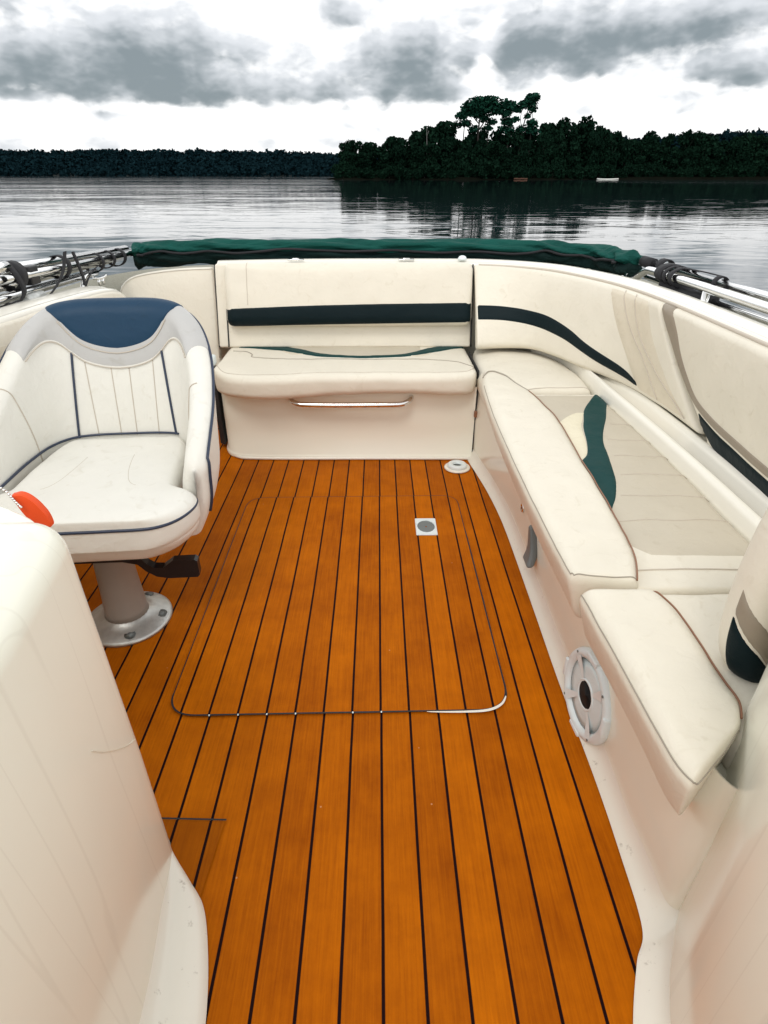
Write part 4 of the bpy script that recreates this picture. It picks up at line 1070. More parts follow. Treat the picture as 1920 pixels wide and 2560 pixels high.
def strap_ring(c, axis, ry, rz, w, tilt=0.0):
    """closed webbing loop round a bundle"""
    axis = Vector(axis).normalized(); side = axis.cross(Vector((0, 0, 1))).normalized(); up = side.cross(axis)
    V, F = [], []; n = 20
    for k in range(n):
        a = 2 * PI * k / n
        o = side * math.cos(a) * ry + up * math.sin(a) * rz + axis * tilt * math.sin(a)
        q = side * math.cos(a) * (ry + .004) + up * math.sin(a) * (rz + .004) + axis * tilt * math.sin(a)
        V += [c + o - axis * w / 2, c + o + axis * w / 2, c + q + axis * w / 2, c + q - axis * w / 2]
    for k in range(n):
        j = (k + 1) % n
        for m_ in range(4): F.append((4 * k + m_, 4 * k + (m_ + 1) % 4, 4 * j + (m_ + 1) % 4, 4 * j + m_))
    return V, F
def strap_band(pts, w, d=Vector((0, 1, 0)), th=.003):
    P = curve(pts, 24); V, F = [], []
    for p in P: V += [p - d * w / 2, p + d * w / 2, p + d * w / 2 + V3(th, 0, th), p - d * w / 2 + V3(th, 0, th)]
    for i in range(len(P) - 1):
        for m_ in range(4): F.append((4 * i + m_, 4 * i + (m_ + 1) % 4, 4 * i + 4 + (m_ + 1) % 4, 4 * i + 4 + m_))
    return V, F

# left frame: tubes at x about -1.2
fr = thing('bimini_frame', 'bundle of steel sunshade tubes with black straps on the left gunwale', 'frame', (-1.2, 2.4, .78))
FR = Vector((-1.2, 2.4, .78))
def seg(name, a, b, r, m=M['steel'], par=fr, base=FR, bend=None, sg=12):
    pts = [Vector(a), Vector(b)] if bend is None else bend
    return MB().add(*tube_vf(curve(pts, 24) if bend else [Vector(a), Vector(a).lerp(Vector(b), .5), Vector(b)], r, sg)).build(name, m, par, base=base)
seg('tube', (-1.205, 3.04, .792), (-1.225, 1.2, .866), .0165)
seg('tube', (-1.175, 3.04, .775), (-1.190, 1.2, .838), .0145)
seg('tube', (-1.215, 3.02, .760), (-1.215, 1.2, .806), .0140)
seg('tube', (-1.175, 2.60, .748), (-1.175, 1.2, .779), .0140)
seg('tube', (-1.235, 3.0, .775), (-1.255, 1.2, .845), .0125)
seg('tube', (-1.150, 2.04, .742), (-1.150, 1.2, .760), .0110)
seg('stay', None, None, .008, bend=[V3(-1.175, 2.56, .750), V3(-1.165, 2.48, .748), V3(-1.155, 2.42, .728), V3(-1.15, 2.40, .705)])
MB().add(*tube_vf([V3(-1.150, 2.10, .742), V3(-1.150, 2.0, .744)], .017, 12)).build('socket', M['cast'], fr, base=FR)
MB().add(*tube_vf([V3(-1.150, 2.16, .722), V3(-1.150, 2.08, .742)], .012, 12)).build('mount', M['cast'], fr, base=FR)
for y, w, rz_, dz in ((2.90, .030, .042, 0), (2.78, .022, .040, 0), (2.66, .022, .042, -.004), (2.36, .03, .045, .005), (2.04, .05, .050, .005)):
    z = .842 - (y - 1.7) * .042 + dz - .020
    MB().add(*strap_ring(V3(-1.203, y, z), (0, 1, -.03),   .042, rz_ * .82, w, .006)).build('strap', M['strap'], fr, base=FR)
MB().add(*strap_band([V3(-1.165, 2.36, .85), V3(-1.155, 2.30, .80), V3(-1.145, 2.22, .765), V3(-1.14, 2.12, .735), V3(-1.145, 2.05, .725)], .026)).build('strap', M['strap'], fr, base=FR)
MB().add(*strap_band([V3(-1.155, 2.40, .845), V3(-1.150, 2.41, .80), V3(-1.148, 2.42, .75), V3(-1.15, 2.42, .706)], .020)).build('strap', M['strap'], fr, base=FR)
MB().add(*strap_band([V3(-1.150, 2.42, .715), V3(-1.150, 2.47, .745), V3(-1.165, 2.58, .765), V3(-1.18, 2.70, .772)], .024)).build('strap', M['strap'], fr, base=FR)
MB().add(*strap_band([V3(-1.17, 1.98, .86), V3(-1.145, 1.975, .82), V3(-1.14, 1.98, .77), V3(-1.15, 1.93, .735)], .028)).build('strap', M['strap'], fr, base=FR)
MB().add(*rbox_vf(.02, .03, .03, .006, 2, 2, 2, 2)).build('clamp', M['black'], fr).location = V3(-1.19, 2.13, .803) - FR
kn = MB().add(*lathe_vf([(.0, -.05), (.017, -.045), (.019, 0), (.017, .045), (0, .05)], 14, Matrix.Rotation(PI / 2, 4, 'X'))).build('elbow', M['steel'], fr); kn.location = V3(-1.17, 1.93, .850) - FR

# right rail and frame
rr = thing('side_rail', 'polished steel grab rail on stanchions along the right gunwale', 'rail', (1.05, 1.9, .75))
RR = Vector((1.05, 1.9, .75))
MB().add(*tube_vf(curve([V3(1.045, 2.545, .712), V3(1.045, 2.52, .728), V3(1.048, 2.475, .752), V3(1.05, 2.43, .772), V3(1.05, 2.38, .780), V3(1.05, 2.2, .783), V3(1.05, 1.9, .786), V3(1.05, 1.3, .790), V3(1.05, .5, .795)], 80), .0145, 14)).build('handrail', M['steel'], rr, base=RR)
for y in (1.945, 1.05):
    MB().add(*tube_vf([V3(1.05, y, .690), V3(1.05, y, .72), V3(1.05, y, .782)], .0125, 14)).build('stanchion', M['steel'], rr, base=RR)
    MB().add(*lathe_vf([(.024, 0), (.024, .004), (.016, .010)], 20, Matrix.Translation((1.05, y, .694)))).build('base_ring', M['steel'], rr, base=RR)
fr2 = thing('bimini_frame', 'pair of steel sunshade tubes strapped beside the right grab rail', 'frame', (1.1, 2.0, .78))
F2 = Vector((1.1, 2.0, .78))
seg('tube', (1.105, 2.66, .788), (1.115, .6, .812), .0135, par=fr2, base=F2)
seg('tube', (1.085, 2.50, .742), (1.085, .6, .752), .0095, par=fr2, base=F2)
MB().add(*tube_vf([V3(1.106, 2.60, .788), V3(1.107, 2.50, .789)], .021, 12)).build('sleeve', M['strap'], fr2, base=F2)
for y, w, ry, rz_ in ((2.40, .05, .024, .024), (1.985, .025, .020, .022)):
    MB().add(*strap_ring(V3(1.108, y, .792), (0, 1, 0), ry, rz_, w)).build('strap', M['strap'], fr2, base=F2)
for y, w in ((2.27, .055), (2.17, .026), (2.22, .02)):
    MB().add(*strap_ring(V3(1.080, y, .783), (0, 1, 0), .052, .030, w, .012)).build('strap', M['strap'], fr2, base=F2)
MB().add(*strap_band([V3(1.06, 2.24, .81), V3(1.07, 2.18, .814), V3(1.09, 2.08, .816), V3(1.105, 1.99, .815)], .030)).build('strap', M['strap'], fr2, base=F2)
bag = MB().add(*rbox_vf(.03, .17, .028, .02, 2, 10, 3)).build('strap_pouch', M['strap'], fr2, base=None)
for v in bag.data.vertices: v.co.z -= .012 * math.cos(v.co.y * 9); v.co.x += .006 * math.sin(v.co.y * 25)
bag.location = V3(1.075, 2.12, .742) - F2

def cleat(x, y, z, rz, label):
    t = thing('mooring_cleat', label, 'cleat', (x, y, z), rz, 'mooring cleats')
    meshobj('horn', *tube_vf(curve([V3(-.045, 0, .034), V3(-.02, 0, .028), V3(.02, 0, .028), V3(.045, 0, .034)], 14), .006, 10), M['steel'], t)
    for s in (-1, 1): meshobj('leg', *tube_vf([V3(s * .014, 0, 0), V3(s * .014, 0, .028)], .006, 10), M['steel'], t)
cleat(1.02, 2.56, .705, R(60), 'steel mooring cleat on the deck by the right end of the green canvas')
cleat(-1.17, 2.62, .694, R(80), 'steel mooring cleat on the deck behind the left coaming pad')

# ------------------------------------------------------------------ water
WZ = -.35
wm, nt, b = nodes_of('lake_water'); L = nt.links.new
b.inputs['Base Color'].default_value = (.010, .020, .024, 1); b.inputs['Roughness'].default_value = .03; b.inputs['IOR'].default_value = 1.6
tc = nt.nodes.new('ShaderNodeTexCoord')
def wn_(scale, sx, sy, det, dist):
    mp = nt.nodes.new('ShaderNodeMapping'); mp.inputs['Scale'].default_value = (sx, sy, 1)
    n = nt.nodes.new('ShaderNodeTexNoise'); n.inputs['Scale'].default_value = scale; n.inputs['Detail'].default_value = det; n.inputs['Distortion'].default_value = dist
    L(tc.outputs['Object'], mp.inputs['Vector']); L(mp.outputs['Vector'], n.inputs['Vector']); return n.outputs['Fac']
h1 = wn_(.8, .45, 1, 3, .8); h2 = wn_(.05, .4, 1, 3, .2); msk = wn_(.02, .35, 1, 3, .3)
spw = nt.nodes.new('ShaderNodeSeparateXYZ'); L(tc.outputs['Object'], spw.inputs['Vector'])
def wm_(op, a, b=None):
    n = nt.nodes.new('ShaderNodeMath'); n.operation = op
    for i, v in enumerate((a, b)):
        if v is None: continue
        if isinstance(v, (int, float)): n.inputs[i].default_value = v
        else: L(v, n.inputs[i])
    return n.outputs[0]
def ws_(v, a, b, lo, hi):
    n = nt.nodes.new('ShaderNodeMapRange'); n.interpolation_type = 'SMOOTHSTEP'; n.inputs['From Min'].default_value = a; n.inputs['From Max'].default_value = b; n.inputs['To Min'].default_value = lo; n.inputs['To Max'].default_value = hi; L(v, n.inputs['Value']); return n.outputs['Result']
xw = wm_('ADD', spw.outputs['X'], wm_('MULTIPLY', wm_('SUBTRACT', msk, .5), 40))
lee = wm_('MULTIPLY', wm_('MULTIPLY', ws_(xw, -16, 4, 0, 1), ws_(xw, 40, 58, 1, 0)), ws_(spw.outputs['Y'], 20, 70, .35, 1))   # 1 in the island's lee
ruf = wm_('SUBTRACT', 1.0, wm_('MULTIPLY', lee, .82))
patch = wm_('MULTIPLY', ruf, ws_(msk, .36, .60, .45, 1.0))
bp1 = nt.nodes.new('ShaderNodeBump'); bp1.inputs['Distance'].default_value = .065; bp1.inputs['Strength'].default_value = .5
L(wm_('MULTIPLY', h1, patch), bp1.inputs['Height'])
bp2 = nt.nodes.new('ShaderNodeBump'); bp2.inputs['Distance'].default_value = .75; bp2.inputs['Strength'].default_value = .3
L(wm_('MULTIPLY', h2, ruf), bp2.inputs['Height']); L(bp2.outputs['Normal'], bp1.inputs['Normal']); L(bp1.outputs['Normal'], b.inputs['Normal'])
L(wm_('MULTIPLY', patch, .07), b.inputs['Roughness'])
w = meshobj('water', [V3(-4000, -300, WZ), V3(4000, -300, WZ), V3(4000, 6000, WZ), V3(-4000, 6000, WZ)], [(0, 1, 2, 3)], wm, None, False)
tag(w, kind='structure')

# ------------------------------------------------------------------ trees and hills
def leaf_mat(name, c, vr=.5):
    m, nt, b = nodes_of(name); L = nt.links.new
    oi = nt.nodes.new('ShaderNodeObjectInfo'); ge = nt.nodes.new('ShaderNodeNewGeometry')
    ad = nt.nodes.new('ShaderNodeMath'); ad.operation = 'ADD'
    m1 = nt.nodes.new('ShaderNodeMath'); m1.operation = 'MULTIPLY'; m1.inputs[1].default_value = .5
    m2 = nt.nodes.new('ShaderNodeMath'); m2.operation = 'MULTIPLY'; m2.inputs[1].default_value = .5
    L(oi.outputs['Random'], m1.inputs[0]); L(ge.outputs['Random Per Island'], m2.inputs[0]); L(m1.outputs[0], ad.inputs[0]); L(m2.outputs[0], ad.inputs[1])
    mx = nt.nodes.new('ShaderNodeMix'); mx.data_type = 'RGBA'
    mx.inputs['A'].default_value = (c[0] * (1 - vr), c[1] * (1 - vr), c[2] * (1 - vr), 1); mx.inputs['B'].default_value = (c[0] * (1 + vr), c[1] * (1 + vr), c[2] * (1 + vr * .6), 1)
    L(ad.outputs[0], mx.inputs['Factor']); L(mx.outputs['Result'], b.inputs['Base Color'])
    b.inputs['Roughness'].default_value = 1; b.inputs['Specular IOR Level'].default_value = 0
    return m
M['leaf'] = leaf_mat('dark_foliage', (.007, .022, .014), .32); M['pine'] = leaf_mat('pine_foliage', (.010, .045, .032), .4); M['hill'] = leaf_mat('hill_foliage', (.006, .018, .024), .2)
M['bark'] = mat('bark', (.022, .018, .015), .9, bump=(6, .6, .1))

def leaf_quads(centers, size, up=.35):
    """vectorised leaf clumps: one small bent quad per centre"""
    n = len(centers)
    d = rng.normal(size=(n, 3)); d[:, 2] += up; d /= np.linalg.norm(d, axis=1)[:, None]
    a = np.cross(d, rng.normal(size=(n, 3))); a /= np.linalg.norm(a, axis=1)[:, None]; b = np.cross(d, a)
    s = size * rng.uniform(.55, 1.3, size=(n, 1)); s2 = s * rng.uniform(.5, 1.0, size=(n, 1))
    P = np.stack([centers - a * s, centers - b * s2 + d * s * .25, centers + a * s, centers + b * s2 + d * s * .25], 1)
    return P.reshape(-1, 3)
def quad_mesh(name, P, m):
    me = bpy.data.meshes.new(name); n = len(P) // 4
    me.vertices.add(len(P)); me.vertices.foreach_set('co', P.astype(np.float32).ravel())
    me.loops.add(len(P)); me.loops.foreach_set('vertex_index', np.arange(len(P), dtype=np.int32))
    me.polygons.add(n); me.polygons.foreach_set('loop_start', np.arange(0, len(P), 4, dtype=np.int32)); me.polygons.foreach_set('loop_total', np.full(n, 4, dtype=np.int32))
    me.update(); me.validate(); me.materials.append(m); return me
def blob_pts(c, r, n, fill=.6):
    d = rng.normal(size=(n, 3)); d /= np.linalg.norm(d, axis=1)[:, None]
    rad = rng.uniform(fill, 1.02, size=(n, 1)) ; return np.array(c) + d * rad * np.array(r)
def trunk_mesh(name, H, r, limbs, lean=0):
    mb = MB()
    pts = [V3(lean * (k / 6) ** 1.5 + .1 * math.sin(k * 2), .06 * math.cos(k * 3), H * k / 6) for k in range(7)]
    mb.add(*tube_vf(pts, lambda t: r * (1 - .8 * t), 8))
    for (z, ang, ln, rise) in limbs:
        p0 = cr(pts, z); d = V3(math.cos(ang), math.sin(ang), rise).normalized()
        mb.add(*tube_vf([p0, p0 + d * ln * .5 + V3(0, 0, .05 * ln), p0 + d * ln + V3(0, 0, .2 * ln)], lambda t: r * .42 * (1 - .75 * t), 6))
    me = bpy.data.meshes.new(name); me.from_pydata([tuple(v) for v in mb.v], [], mb.f); me.materials.append(M['bark']); me.update(); return me
# broad leafed prototypes: unit height 10 m, crown to the water
protos = []
for k in range(6):
    C = []
    nl_ = 22
    for i in range(nl_):
        z = rng.uniform(1.2, 8.8); rad = 3.6 * math.sqrt(max(.05, 1 - ((z - 4.6) / 5.6) ** 2)); a = rng.uniform(0, 2 * PI); rr_ = rad * rng.uniform(.15, .85)
        s = rng.uniform(1.0, 1.9)
        C.append(blob_pts((rr_ * math.cos(a), rr_ * math.sin(a), z), (s, s, s * .75), 150))
    C.append(blob_pts((0, 0, 4.5), (2.6, 2.6, 3.6), 500, .1))
    tm = trunk_mesh('trunk', 8.2, .28, [(.35 + .1 * j, 1.3 * j + k, 2.4, .6) for j in range(5)])
    protos.append((quad_mesh('crown', leaf_quads(np.concatenate(C), .42), M['leaf']), tm))
bushp = []
for k in range(3):
    C = [blob_pts((rng.uniform(-2.2, 2.2), rng.uniform(-1, 1), rng.uniform(.6, 2.2)), (1.3, 1.2, 1.0), 130) for i in range(9)]
    bushp.append((quad_mesh('crown', leaf_quads(np.concatenate(C), .34), M['leaf']), trunk_mesh('trunk', 2.2, .1, [(.3, j * 2.0 + k, 1.0, .8) for j in range(4)])))
def plant(name, label, cat, me, loc, sx, sz, rz, group):
    t = thing(name, label, cat, loc, rz, group)
    for nm, m_ in (('crown', me[0]), ('trunk', me[1])):
        o = bpy.data.objects.new(nm, m_); COL.objects.link(o); o.parent = t
    t.scale = (sx, sx, sz)
    return t
def px2x(d, y): return (d * 1.1573 - 960 + 14) / 1450 * y * 1.153      # helper for laying out the bank, metres at distance y

# island bank
V, F = [], []
N = 90
for i in range(N):
    t = i / (N - 1); x = -16 + 175 * t
    yf = 213 + 3 * noise.noise(Vector((x * .05, 0, 0))) + (6 * max(0, (t - .6) / .4))
    yb = 262 + (10 if t > .1 else 0)
    e = min(1, t / .06, (1 - t) / .04)
    for (yy, zz) in ((yf - 1.5, -.6), (yf, -.15 + .1 * noise.noise(Vector((x * .3, 2, 0)))), (yf + 2, .35 * e), (yf + 14, 1.0 * e), (yb, .9 * e), (yb + 8, -.6)):
        V.append(V3(x, yy, zz))
for i in range(N - 1):
    for j in range(5): F.append((i * 6 + j, (i + 1) * 6 + j, (i + 1) * 6 + j + 1, i * 6 + j + 1))
M['mud'] = mat('dark_bank_earth', (.006, .007, .005), 1, spec=0, var=(.3, .5), bump=(2, .6, .2))
tag(meshobj('island_bank', V, F, M['mud'], None), kind='structure')
top_t = [(-18, 8.6), (-13, 10.5), (-8, 11.2), (-2, 11.1), (3, 10.6), (7, 11.8), (10, 12.4), (13.6, 13), (17, 13.2), (20, 13.2), (23, 15), (27, 13.2), (32, 12.8), (38, 12.8), (44, 12.8), (50, 13.4), (55, 15.2), (60, 16.2), (66, 16.9), (70, 16.9), (74, 15.9), (80, 14.2), (86, 13.6), (93, 13.4), (100, 13.2), (108, 12.6), (116, 12), (126, 11.5), (155, 11)]
GR = 'broad leafed trees of the island wood'
LB_ = 'dark broad leafed tree standing in the close packed island wood'
idx = 0
x = -10.0
while x < 152:
    h = sinterp(top_t, x) * (rng.uniform(.78, .90) if rng.uniform() < .45 else rng.uniform(.95, 1.05))
    y = 224 + rng.uniform(-2, 5)
    sx = rng.uniform(.75, 1.35) * (h / 12) ** .5
    plant('island_tree', LB_, 'tree', protos[idx % 6], (x, y, .4), sx, (h + .35) / 9.9, rng.uniform(0, 6), GR)
    idx += 1; x += rng.uniform(2.6, 5.4)
x = -9.0
while x < 150:
    h = sinterp(top_t, x) * rng.uniform(.62, .86)
    plant('island_tree', LB_, 'tree', protos[(idx * 5 + 2) % 6], (x, 218 + rng.uniform(-1, 2) + 4 * max(0, (x - 70) / 50), .1), rng.uniform(.7, .95), h / 9.9, rng.uniform(0, 6), GR)
    idx += 1; x += rng.uniform(4.0, 6.5)
x = -11.0
while x < 150:
    plant('waterside_bush', 'low dark bush overhanging the water at the foot of the island wood', 'bush', bushp[idx % 3], (x, 214.6 + rng.uniform(-.6, .8) + 6 * max(0, (x - 68) / 52), -.3), rng.uniform(.8, 1.25), rng.uniform(.8, 1.5), rng.uniform(-.5, .5), 'bushes at the island waterline')
    idx += 1; x += rng.uniform(2.8, 4.4)
plant('waterside_bush', 'large rounded green bush at the waterline below the two tall pines', 'bush', bushp[1], (35, 213.6, -.3), 1.5, 1.75, 0, None)
# two tall pines
def pine(name, label, clumps, trunks, loc):
    t = thing(name, label, 'tree', loc); t.scale = (1.4, 1.2, 1)
    C = [blob_pts(c, (r[0] * 1.25, r[1] * 1.25, r[2] * 1.75), int(n * 2.3), .2) for c, r, n in clumps]
    o = bpy.data.objects.new('crown', quad_mesh('crown', leaf_quads(np.concatenate(C), .42, .8), M['pine'])); COL.objects.link(o); o.parent = t
    mb = MB()
    for path, r in trunks: mb.add(*tube_vf(curve([V3(*p) for p in path], 14), lambda tt, r=r: r * (1 - .65 * tt), 7))
    mb.build('trunk', M['bark'], t)
PG = None
pine('pine_tree', 'tall flat topped pine with dense dark crown, left of the two pines', [((0, 0, 19.4), (3.0, 2.4, 1.3), 620), ((1.9, 0, 20.1), (2.2, 1.8, 1.0), 330), ((-2.2, .3, 18.4), (1.9, 1.6, 1.0), 280), ((2.9, .4, 18.2), (1.7, 1.5, 1.0), 230), ((-.6, 0, 17.2), (1.7, 1.4, .8), 180), ((-4.1, 0, 16.6), (1.2, 1.0, .7), 110), ((.9, .5, 16.1), (1.5, 1.2, .7), 110), ((-3.3, .4, 14.6), (1.3, 1.0, .6), 80), ((2.9, .4, 15.0), (1.1, 1.0, .6), 70), ((-5.0, .4, 14.3), (.9, .8, .6), 50), ((1.9, .4, 13.4), (1.2, 1.0, .6), 70), ((-1.0, .4, 13.0), (1.3, 1.0, .6), 70)],
     [([(.2, 0, 0), (.1, 0, 6), (-.1, 0, 12), (.2, 0, 19)], .36), ([(.1, 0, 13), (1.3, 0, 15.5), (2.4, 0, 18.2)], .18), ([(0, 0, 12), (-1.8, 0, 14.6), (-3.6, 0, 16.4)], .16), ([(-.05, 0, 14.5), (-1.2, 0, 16), (-2.0, 0, 18)], .16), ([(1.8, .4, 0), (2.1, .4, 8), (2.4, .4, 14.5)], .22), ([(-3.2, .4, 0), (-3.4, .4, 8), (-3.3, .4, 14.5)], .2)], (32.4, 221, .5))
pine('pine_tree', 'thin open topped pine with sky showing through its branches, right of the two pines', [((1.9, 0, 20.6), (1.3, 1.1, 1.0), 190), ((2.7, 0, 21.3), (.9, .8, .7), 100), ((.4, 0, 19.4), (1.2, 1.0, .8), 150), ((-2.4, 0, 19.0), (1.5, 1.2, .9), 190), ((-3.9, 0, 19.6), (.9, .8, .8), 90), ((-3.6, 0, 17.2), (1.2, 1.0, .7), 90), ((2.4, 0, 18.5), (1.0, .9, .7), 80), ((-1.0, .3, 18.1), (.9, .8, .5), 60), ((-3.0, .3, 15.0), (1.5, 1.0, .8), 120), ((-1.2, 0, 15.6), (.7, .6, .5), 36), ((1.4, 0, 16.6), (.7, .6, .5), 36), ((2.6, 0, 14.4), (1.3, 1.0, .9), 110), ((-3.2, .3, 13.0), (1.6, 1.2, .8), 120), ((0.2, .3, 13.2), (1.0, .9, .6), 60), ((2.8, .3, 12.8), (1.5, 1.2, .8), 100)],
     [([(0, 0, 0), (.3, 0, 7), (.5, 0, 13), (1.8, 0, 20.5)], .26), ([(-2.4, 0, 0), (-2.5, 0, 8), (-2.9, 0, 14), (-2.5, 0, 19)], .24), ([(-2.8, 0, 14), (-3.4, 0, 16), (-3.8, 0, 19.3)], .12), ([(2.6, 0, 0), (2.5, 0, 9), (2.6, 0, 14)], .2), ([(2.5, 0, 13), (2.5, 0, 16), (2.4, 0, 18.5)], .1), ([(.5, 0, 13), (-.2, 0, 16), (.3, 0, 19.2)], .1)], (45.6, 221, .5))
dead = MB()
dead.add(*tube_vf([V3(0, 0, 0), V3(.1, 0, 8), V3(-.2, 0, 14.2)], lambda t: .16 * (1 - .8 * t), 6)); dead.add(*tube_vf([V3(0, 0, 11.5), V3(.5, 0, 12.8)], .05, 5))
o = tag(dead.build('dead_tree', mat('bleached_wood', (.22, .21, .20), .9)), 'thin bare pale tree stem rising above the wood left of the pines', 'tree'); o.location = (16.0, 222, .4)
# bare orange-brown patch of bank and low white strip at the waterline
V, F = rbox_vf(2.2, .5, .22, .2, 8, 3, 2)
mb = meshobj('bank_patch', [p + V3(0, 0, .05 * math.sin(p.x * 3)) for p in V], F, mat('red_clay', (.085, .036, .020), .9, var=(1.5, .3))); mb.location = (45.6, 212.9, -.12); tag(mb, kind='structure')
V, F = rbox_vf(3.4, .4, .16, .14, 8, 3, 2)
mb = meshobj('white_strip', [p + V3(0, 0, .10 * (p.x / 3.4) ** 2) for p in V], F, mat('plain_white', (.80, .80, .76), .5)); mb.location = (73, 211.5, -.22); tag(mb, 'low flat white strip at the waterline by the right foot of the island wood', 'boat')

# far wooded ridges: uncountable mass of crowns
def ridge(name, x0, x1, y, prof, depth, n, size, m, seed):
    r_ = np.random.default_rng(seed)
    xs_ = r_.uniform(x0, x1, n); t = r_.uniform(0, 1, n) ** .8
    top = np.array([sinterp(prof, a) for a in xs_])
    zz = t * (top - size * .8) - .6; yy = y + t * depth + r_.uniform(-6, 6, n)
    P = []
    for a, bb, c in zip(xs_, yy, zz):
        s = size * r_.uniform(.6, 1.25)
        P.append(blob_pts((a, bb, c), (s, s, s * .85), 26, .55))
    P = np.concatenate(P)
    me = quad_mesh(name, leaf_quads(P, size * .42), m)
    o = bpy.data.objects.new(name, me); COL.objects.link(o)
    tag(o, kind='stuff')
    # ground under the trees
    V, F = [], []; N = 80
    for i in range(N):
        a = x0 - 10 + (x1 - x0 + 20) * i / (N - 1); h = sinterp(prof, a)
        for k, tt in enumerate((0, .15, .5, 1.0, 1.3)): V.append(V3(a, y + 6 + tt * depth, max(-.6, (h - size * 1.5) * min(1, tt)) - (.6 if k == 0 else 0)))
    for i in range(N - 1):
        for j in range(4): F.append((i * 5 + j, (i + 1) * 5 + j, (i + 1) * 5 + j + 1, i * 5 + j + 1))
    tag(meshobj('hills', V, F, M['hillside'], None), kind='structure')
    return o
M['hillside'] = mat('dark_hillside', (.010, .018, .018), .95, var=(.05, .3))
o = ridge('far_forest', -900, 60, 600, [(-900, 22), (-720, 23.5), (-560, 23), (-450, 22.5), (-380, 23.2), (-330, 22.8), (-280, 23.6), (-220, 23.2), (-170, 23.2), (-128, 22.4), (-90, 22.0), (-60, 21.2), (-40, 19.5), (-10, 18), (60, 17)], 80, 6500, 3.8, M['hill'], 3)
tag(o, 'long low wooded ridge across the lake behind the left half of the water', 'forest')
o = ridge('far_forest', 90, 700, 400, [(60, 14), (90, 18), (130, 22), (160, 24), (185, 24.2), (205, 25.6), (235, 27), (300, 29), (420, 31), (700, 30)], 70, 4600, 3.4, M['hill'], 5)
tag(o, 'wooded hill rising at the right edge behind the island', 'forest')
plant_i = 0

# ------------------------------------------------------------------ world and sun
wd = bpy.data.worlds.new('World'); SC.world = wd; wd.use_nodes = True
nt = wd.node_tree; L = nt.links.new
for n_ in list(nt.nodes): nt.nodes.remove(n_)
out = nt.nodes.new('ShaderNodeOutputWorld')
sky = nt.nodes.new('ShaderNodeTexSky'); sky.sky_type = 'NISHITA'; sky.sun_disc = False
SUN_EL, SUN_AZ = R(56), R(196)
sky.sun_elevation = SUN_EL; sky.sun_rotation = SUN_AZ
tc = nt.nodes.new('ShaderNodeTexCoord'); sp = nt.nodes.new('ShaderNodeSeparateXYZ'); L(tc.outputs['Generated'], sp.inputs['Vector'])
def mth(op, a, b=None, c=None):
    n = nt.nodes.new('ShaderNodeMath'); n.operation = op
    for i, v in enumerate((a, b, c)):
        if v is None: continue
        if isinstance(v, (int, float)): n.inputs[i].default_value = v
        else: L(v, n.inputs[i])
    return n.outputs[0]
az = mth('ARCTAN2', sp.outputs['X'], sp.outputs['Y']); el = mth('ARCSINE', sp.outputs['Z'])
def nz_(sx, sy, ox, det, rough=.55, dist=.0):
    cb_ = nt.nodes.new('ShaderNodeCombineXYZ'); L(mth('MULTIPLY', az, sx), cb_.inputs[0]); L(mth('MULTIPLY', el, sy), cb_.inputs[1]); cb_.inputs[2].default_value = ox
    n = nt.nodes.new('ShaderNodeTexNoise'); n.inputs['Scale'].default_value = 1; n.inputs['Detail'].default_value = det; n.inputs['Roughness'].default_value = rough; n.inputs['Distortion'].default_value = dist
    L(cb_.outputs[0], n.inputs['Vector']); return n.outputs['Fac']
n3 = nz_(14, 30, 11.7, 6, .55, .2)
CL_ = [(-.34, .130, .19, .030, .62), (-.42, .108, .13, .014, .45), (-.17, .099, .15, .013, .50), (-.046, .178, .028, .011, .60), (.05, .135, .072, .036, .62), (.09, .100, .06, .012, .40), (.22, .152, .085, .030, .62), (.42, .168, .15, .026, .62), (.47, .112, .06, .020, .55), (.30, .125, .03, .012, .35), (-.47, .085, .05, .006, .45),
       (-.13, .168, .07, .020, -.45), (.147, .135, .013, .040, -.45), (.32, .092, .10, .018, -.45), (-.30, .072, .26, .012, -.30), (.0, .052, .7, .010, -.25), (.38, .088, .08, .006, .30), (-.38, .068, .08, .005, .28)]
def cloud_density(up, det):
    e_ = mth('ADD', el, up)
    def nn(sx, sy, ox, d_, dist):
        cb_ = nt.nodes.new('ShaderNodeCombineXYZ'); L(mth('MULTIPLY', az, sx), cb_.inputs[0]); L(mth('MULTIPLY', e_, sy), cb_.inputs[1]); cb_.inputs[2].default_value = ox
        n = nt.nodes.new('ShaderNodeTexNoise'); n.inputs['Scale'].default_value = 1; n.inputs['Detail'].default_value = d_; n.inputs['Roughness'].default_value = .5; n.inputs['Distortion'].default_value = dist
        L(cb_.outputs[0], n.inputs['Vector']); return mth('SUBTRACT', n.outputs['Fac'], .5)
    D = mth('ADD', mth('MULTIPLY', nn(15, 30, 5.3, 3, .2), 1.5), mth('MULTIPLY', nn(36, 62, 7.1, det, .3), .72))
    for a0, e0, wa, we, wt in CL_:
        d2 = mth('ADD', mth('POWER', mth('DIVIDE', mth('SUBTRACT', az, a0), wa), 2), mth('POWER', mth('DIVIDE', mth('SUBTRACT', e_, e0), we), 2))
        D = mth('MULTIPLY_ADD', mth('POWER', 2.718, mth('MULTIPLY', d2, -1.0)), wt, D)
    return D
def sstep(v, a, b):
    n = nt.nodes.new('ShaderNodeMapRange'); n.interpolation_type = 'SMOOTHSTEP'; n.inputs['From Min'].default_value = a; n.inputs['From Max'].default_value = b; L(v, n.inputs['Value']); return n.outputs['Result']
def cmix(f, A, B):
    n = nt.nodes.new('ShaderNodeMix'); n.data_type = 'RGBA'; L(f, n.inputs['Factor'])
    for k_, v in (('A', A), ('B', B)):
        if isinstance(v, tuple): n.inputs[k_].default_value = (*v, 1)
        else: L(v, n.inputs[k_])
    return n.outputs['Result']
D0 = cloud_density(0, 4); D1 = cloud_density(.014, 2)
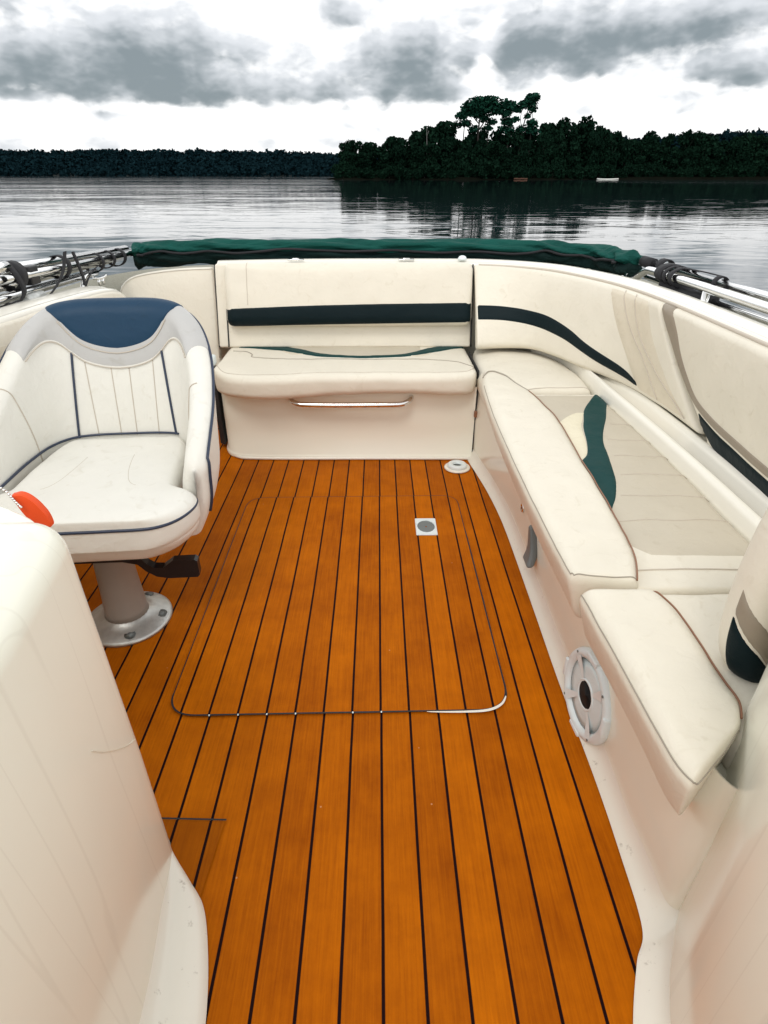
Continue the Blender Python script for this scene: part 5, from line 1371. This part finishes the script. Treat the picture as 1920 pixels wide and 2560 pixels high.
cover = sstep(D0, -.14, .34); shade = sstep(mth('ADD', mth('MULTIPLY', D0, .35), mth('MULTIPLY', D1, .65)), .02, .72)
body = cmix(shade, (.84, .87, .91), (.28, .33, .355))
cloud_col = cmix(cover, (1.22, 1.22, 1.22), body)
# above the picture the overcast is an even bright layer
over = nt.nodes.new('ShaderNodeMix'); over.data_type = 'RGBA'
zf = nt.nodes.new('ShaderNodeMapRange'); zf.inputs['From Min'].default_value = .19; zf.inputs['From Max'].default_value = .30; L(el, zf.inputs['Value'])
L(zf.outputs['Result'], over.inputs['Factor']); L(cloud_col, over.inputs['A'])
oc = nt.nodes.new('ShaderNodeMix'); oc.data_type = 'RGBA'; oc.inputs['A'].default_value = (1.35, 1.37, 1.39, 1); oc.inputs['B'].default_value = (1.95, 1.95, 1.93, 1); L(n3, oc.inputs['Factor'])
zen = nt.nodes.new('ShaderNodeMix'); zen.data_type = 'RGBA'; zen.inputs['A'].default_value = (.74, .76, .78, 1); zen.inputs['B'].default_value = (1.25, 1.25, 1.23, 1); L(n3, zen.inputs['Factor'])
zmx = nt.nodes.new('ShaderNodeMix'); zmx.data_type = 'RGBA'; L(oc.outputs['Result'], zmx.inputs['A']); L(zen.outputs['Result'], zmx.inputs['B']); L(sstep(el, .40, .75), zmx.inputs['Factor'])
L(zmx.outputs['Result'], over.inputs['B'])
bgs = nt.nodes.new('ShaderNodeBackground'); bgs.inputs['Strength'].default_value = .08; L(sky.outputs['Color'], bgs.inputs['Color'])
bgc = nt.nodes.new('ShaderNodeBackground'); bgc.inputs['Strength'].default_value = 1.0; L(over.outputs['Result'], bgc.inputs['Color'])
mxs = nt.nodes.new('ShaderNodeMixShader'); mxs.inputs['Fac'].default_value = .94
L(bgs.outputs[0], mxs.inputs[1]); L(bgc.outputs[0], mxs.inputs[2]); L(mxs.outputs[0], out.inputs['Surface'])

sl = bpy.data.lights.new('sun', 'SUN'); sl.energy = 1.0; sl.angle = R(18); sl.color = (1, .96, .90)
so = bpy.data.objects.new('sun', sl); COL.objects.link(so); so.location = (0, 0, 20)
so.rotation_euler = (PI / 2 - SUN_EL, 0, -SUN_AZ + PI)
SC.view_settings.view_transform = 'Standard'; SC.view_settings.look = 'None'; SC.view_settings.exposure = 0; SC.view_settings.gamma = 1
SC.cycles.max_bounces = 8; SC.cycles.diffuse_bounces = 4
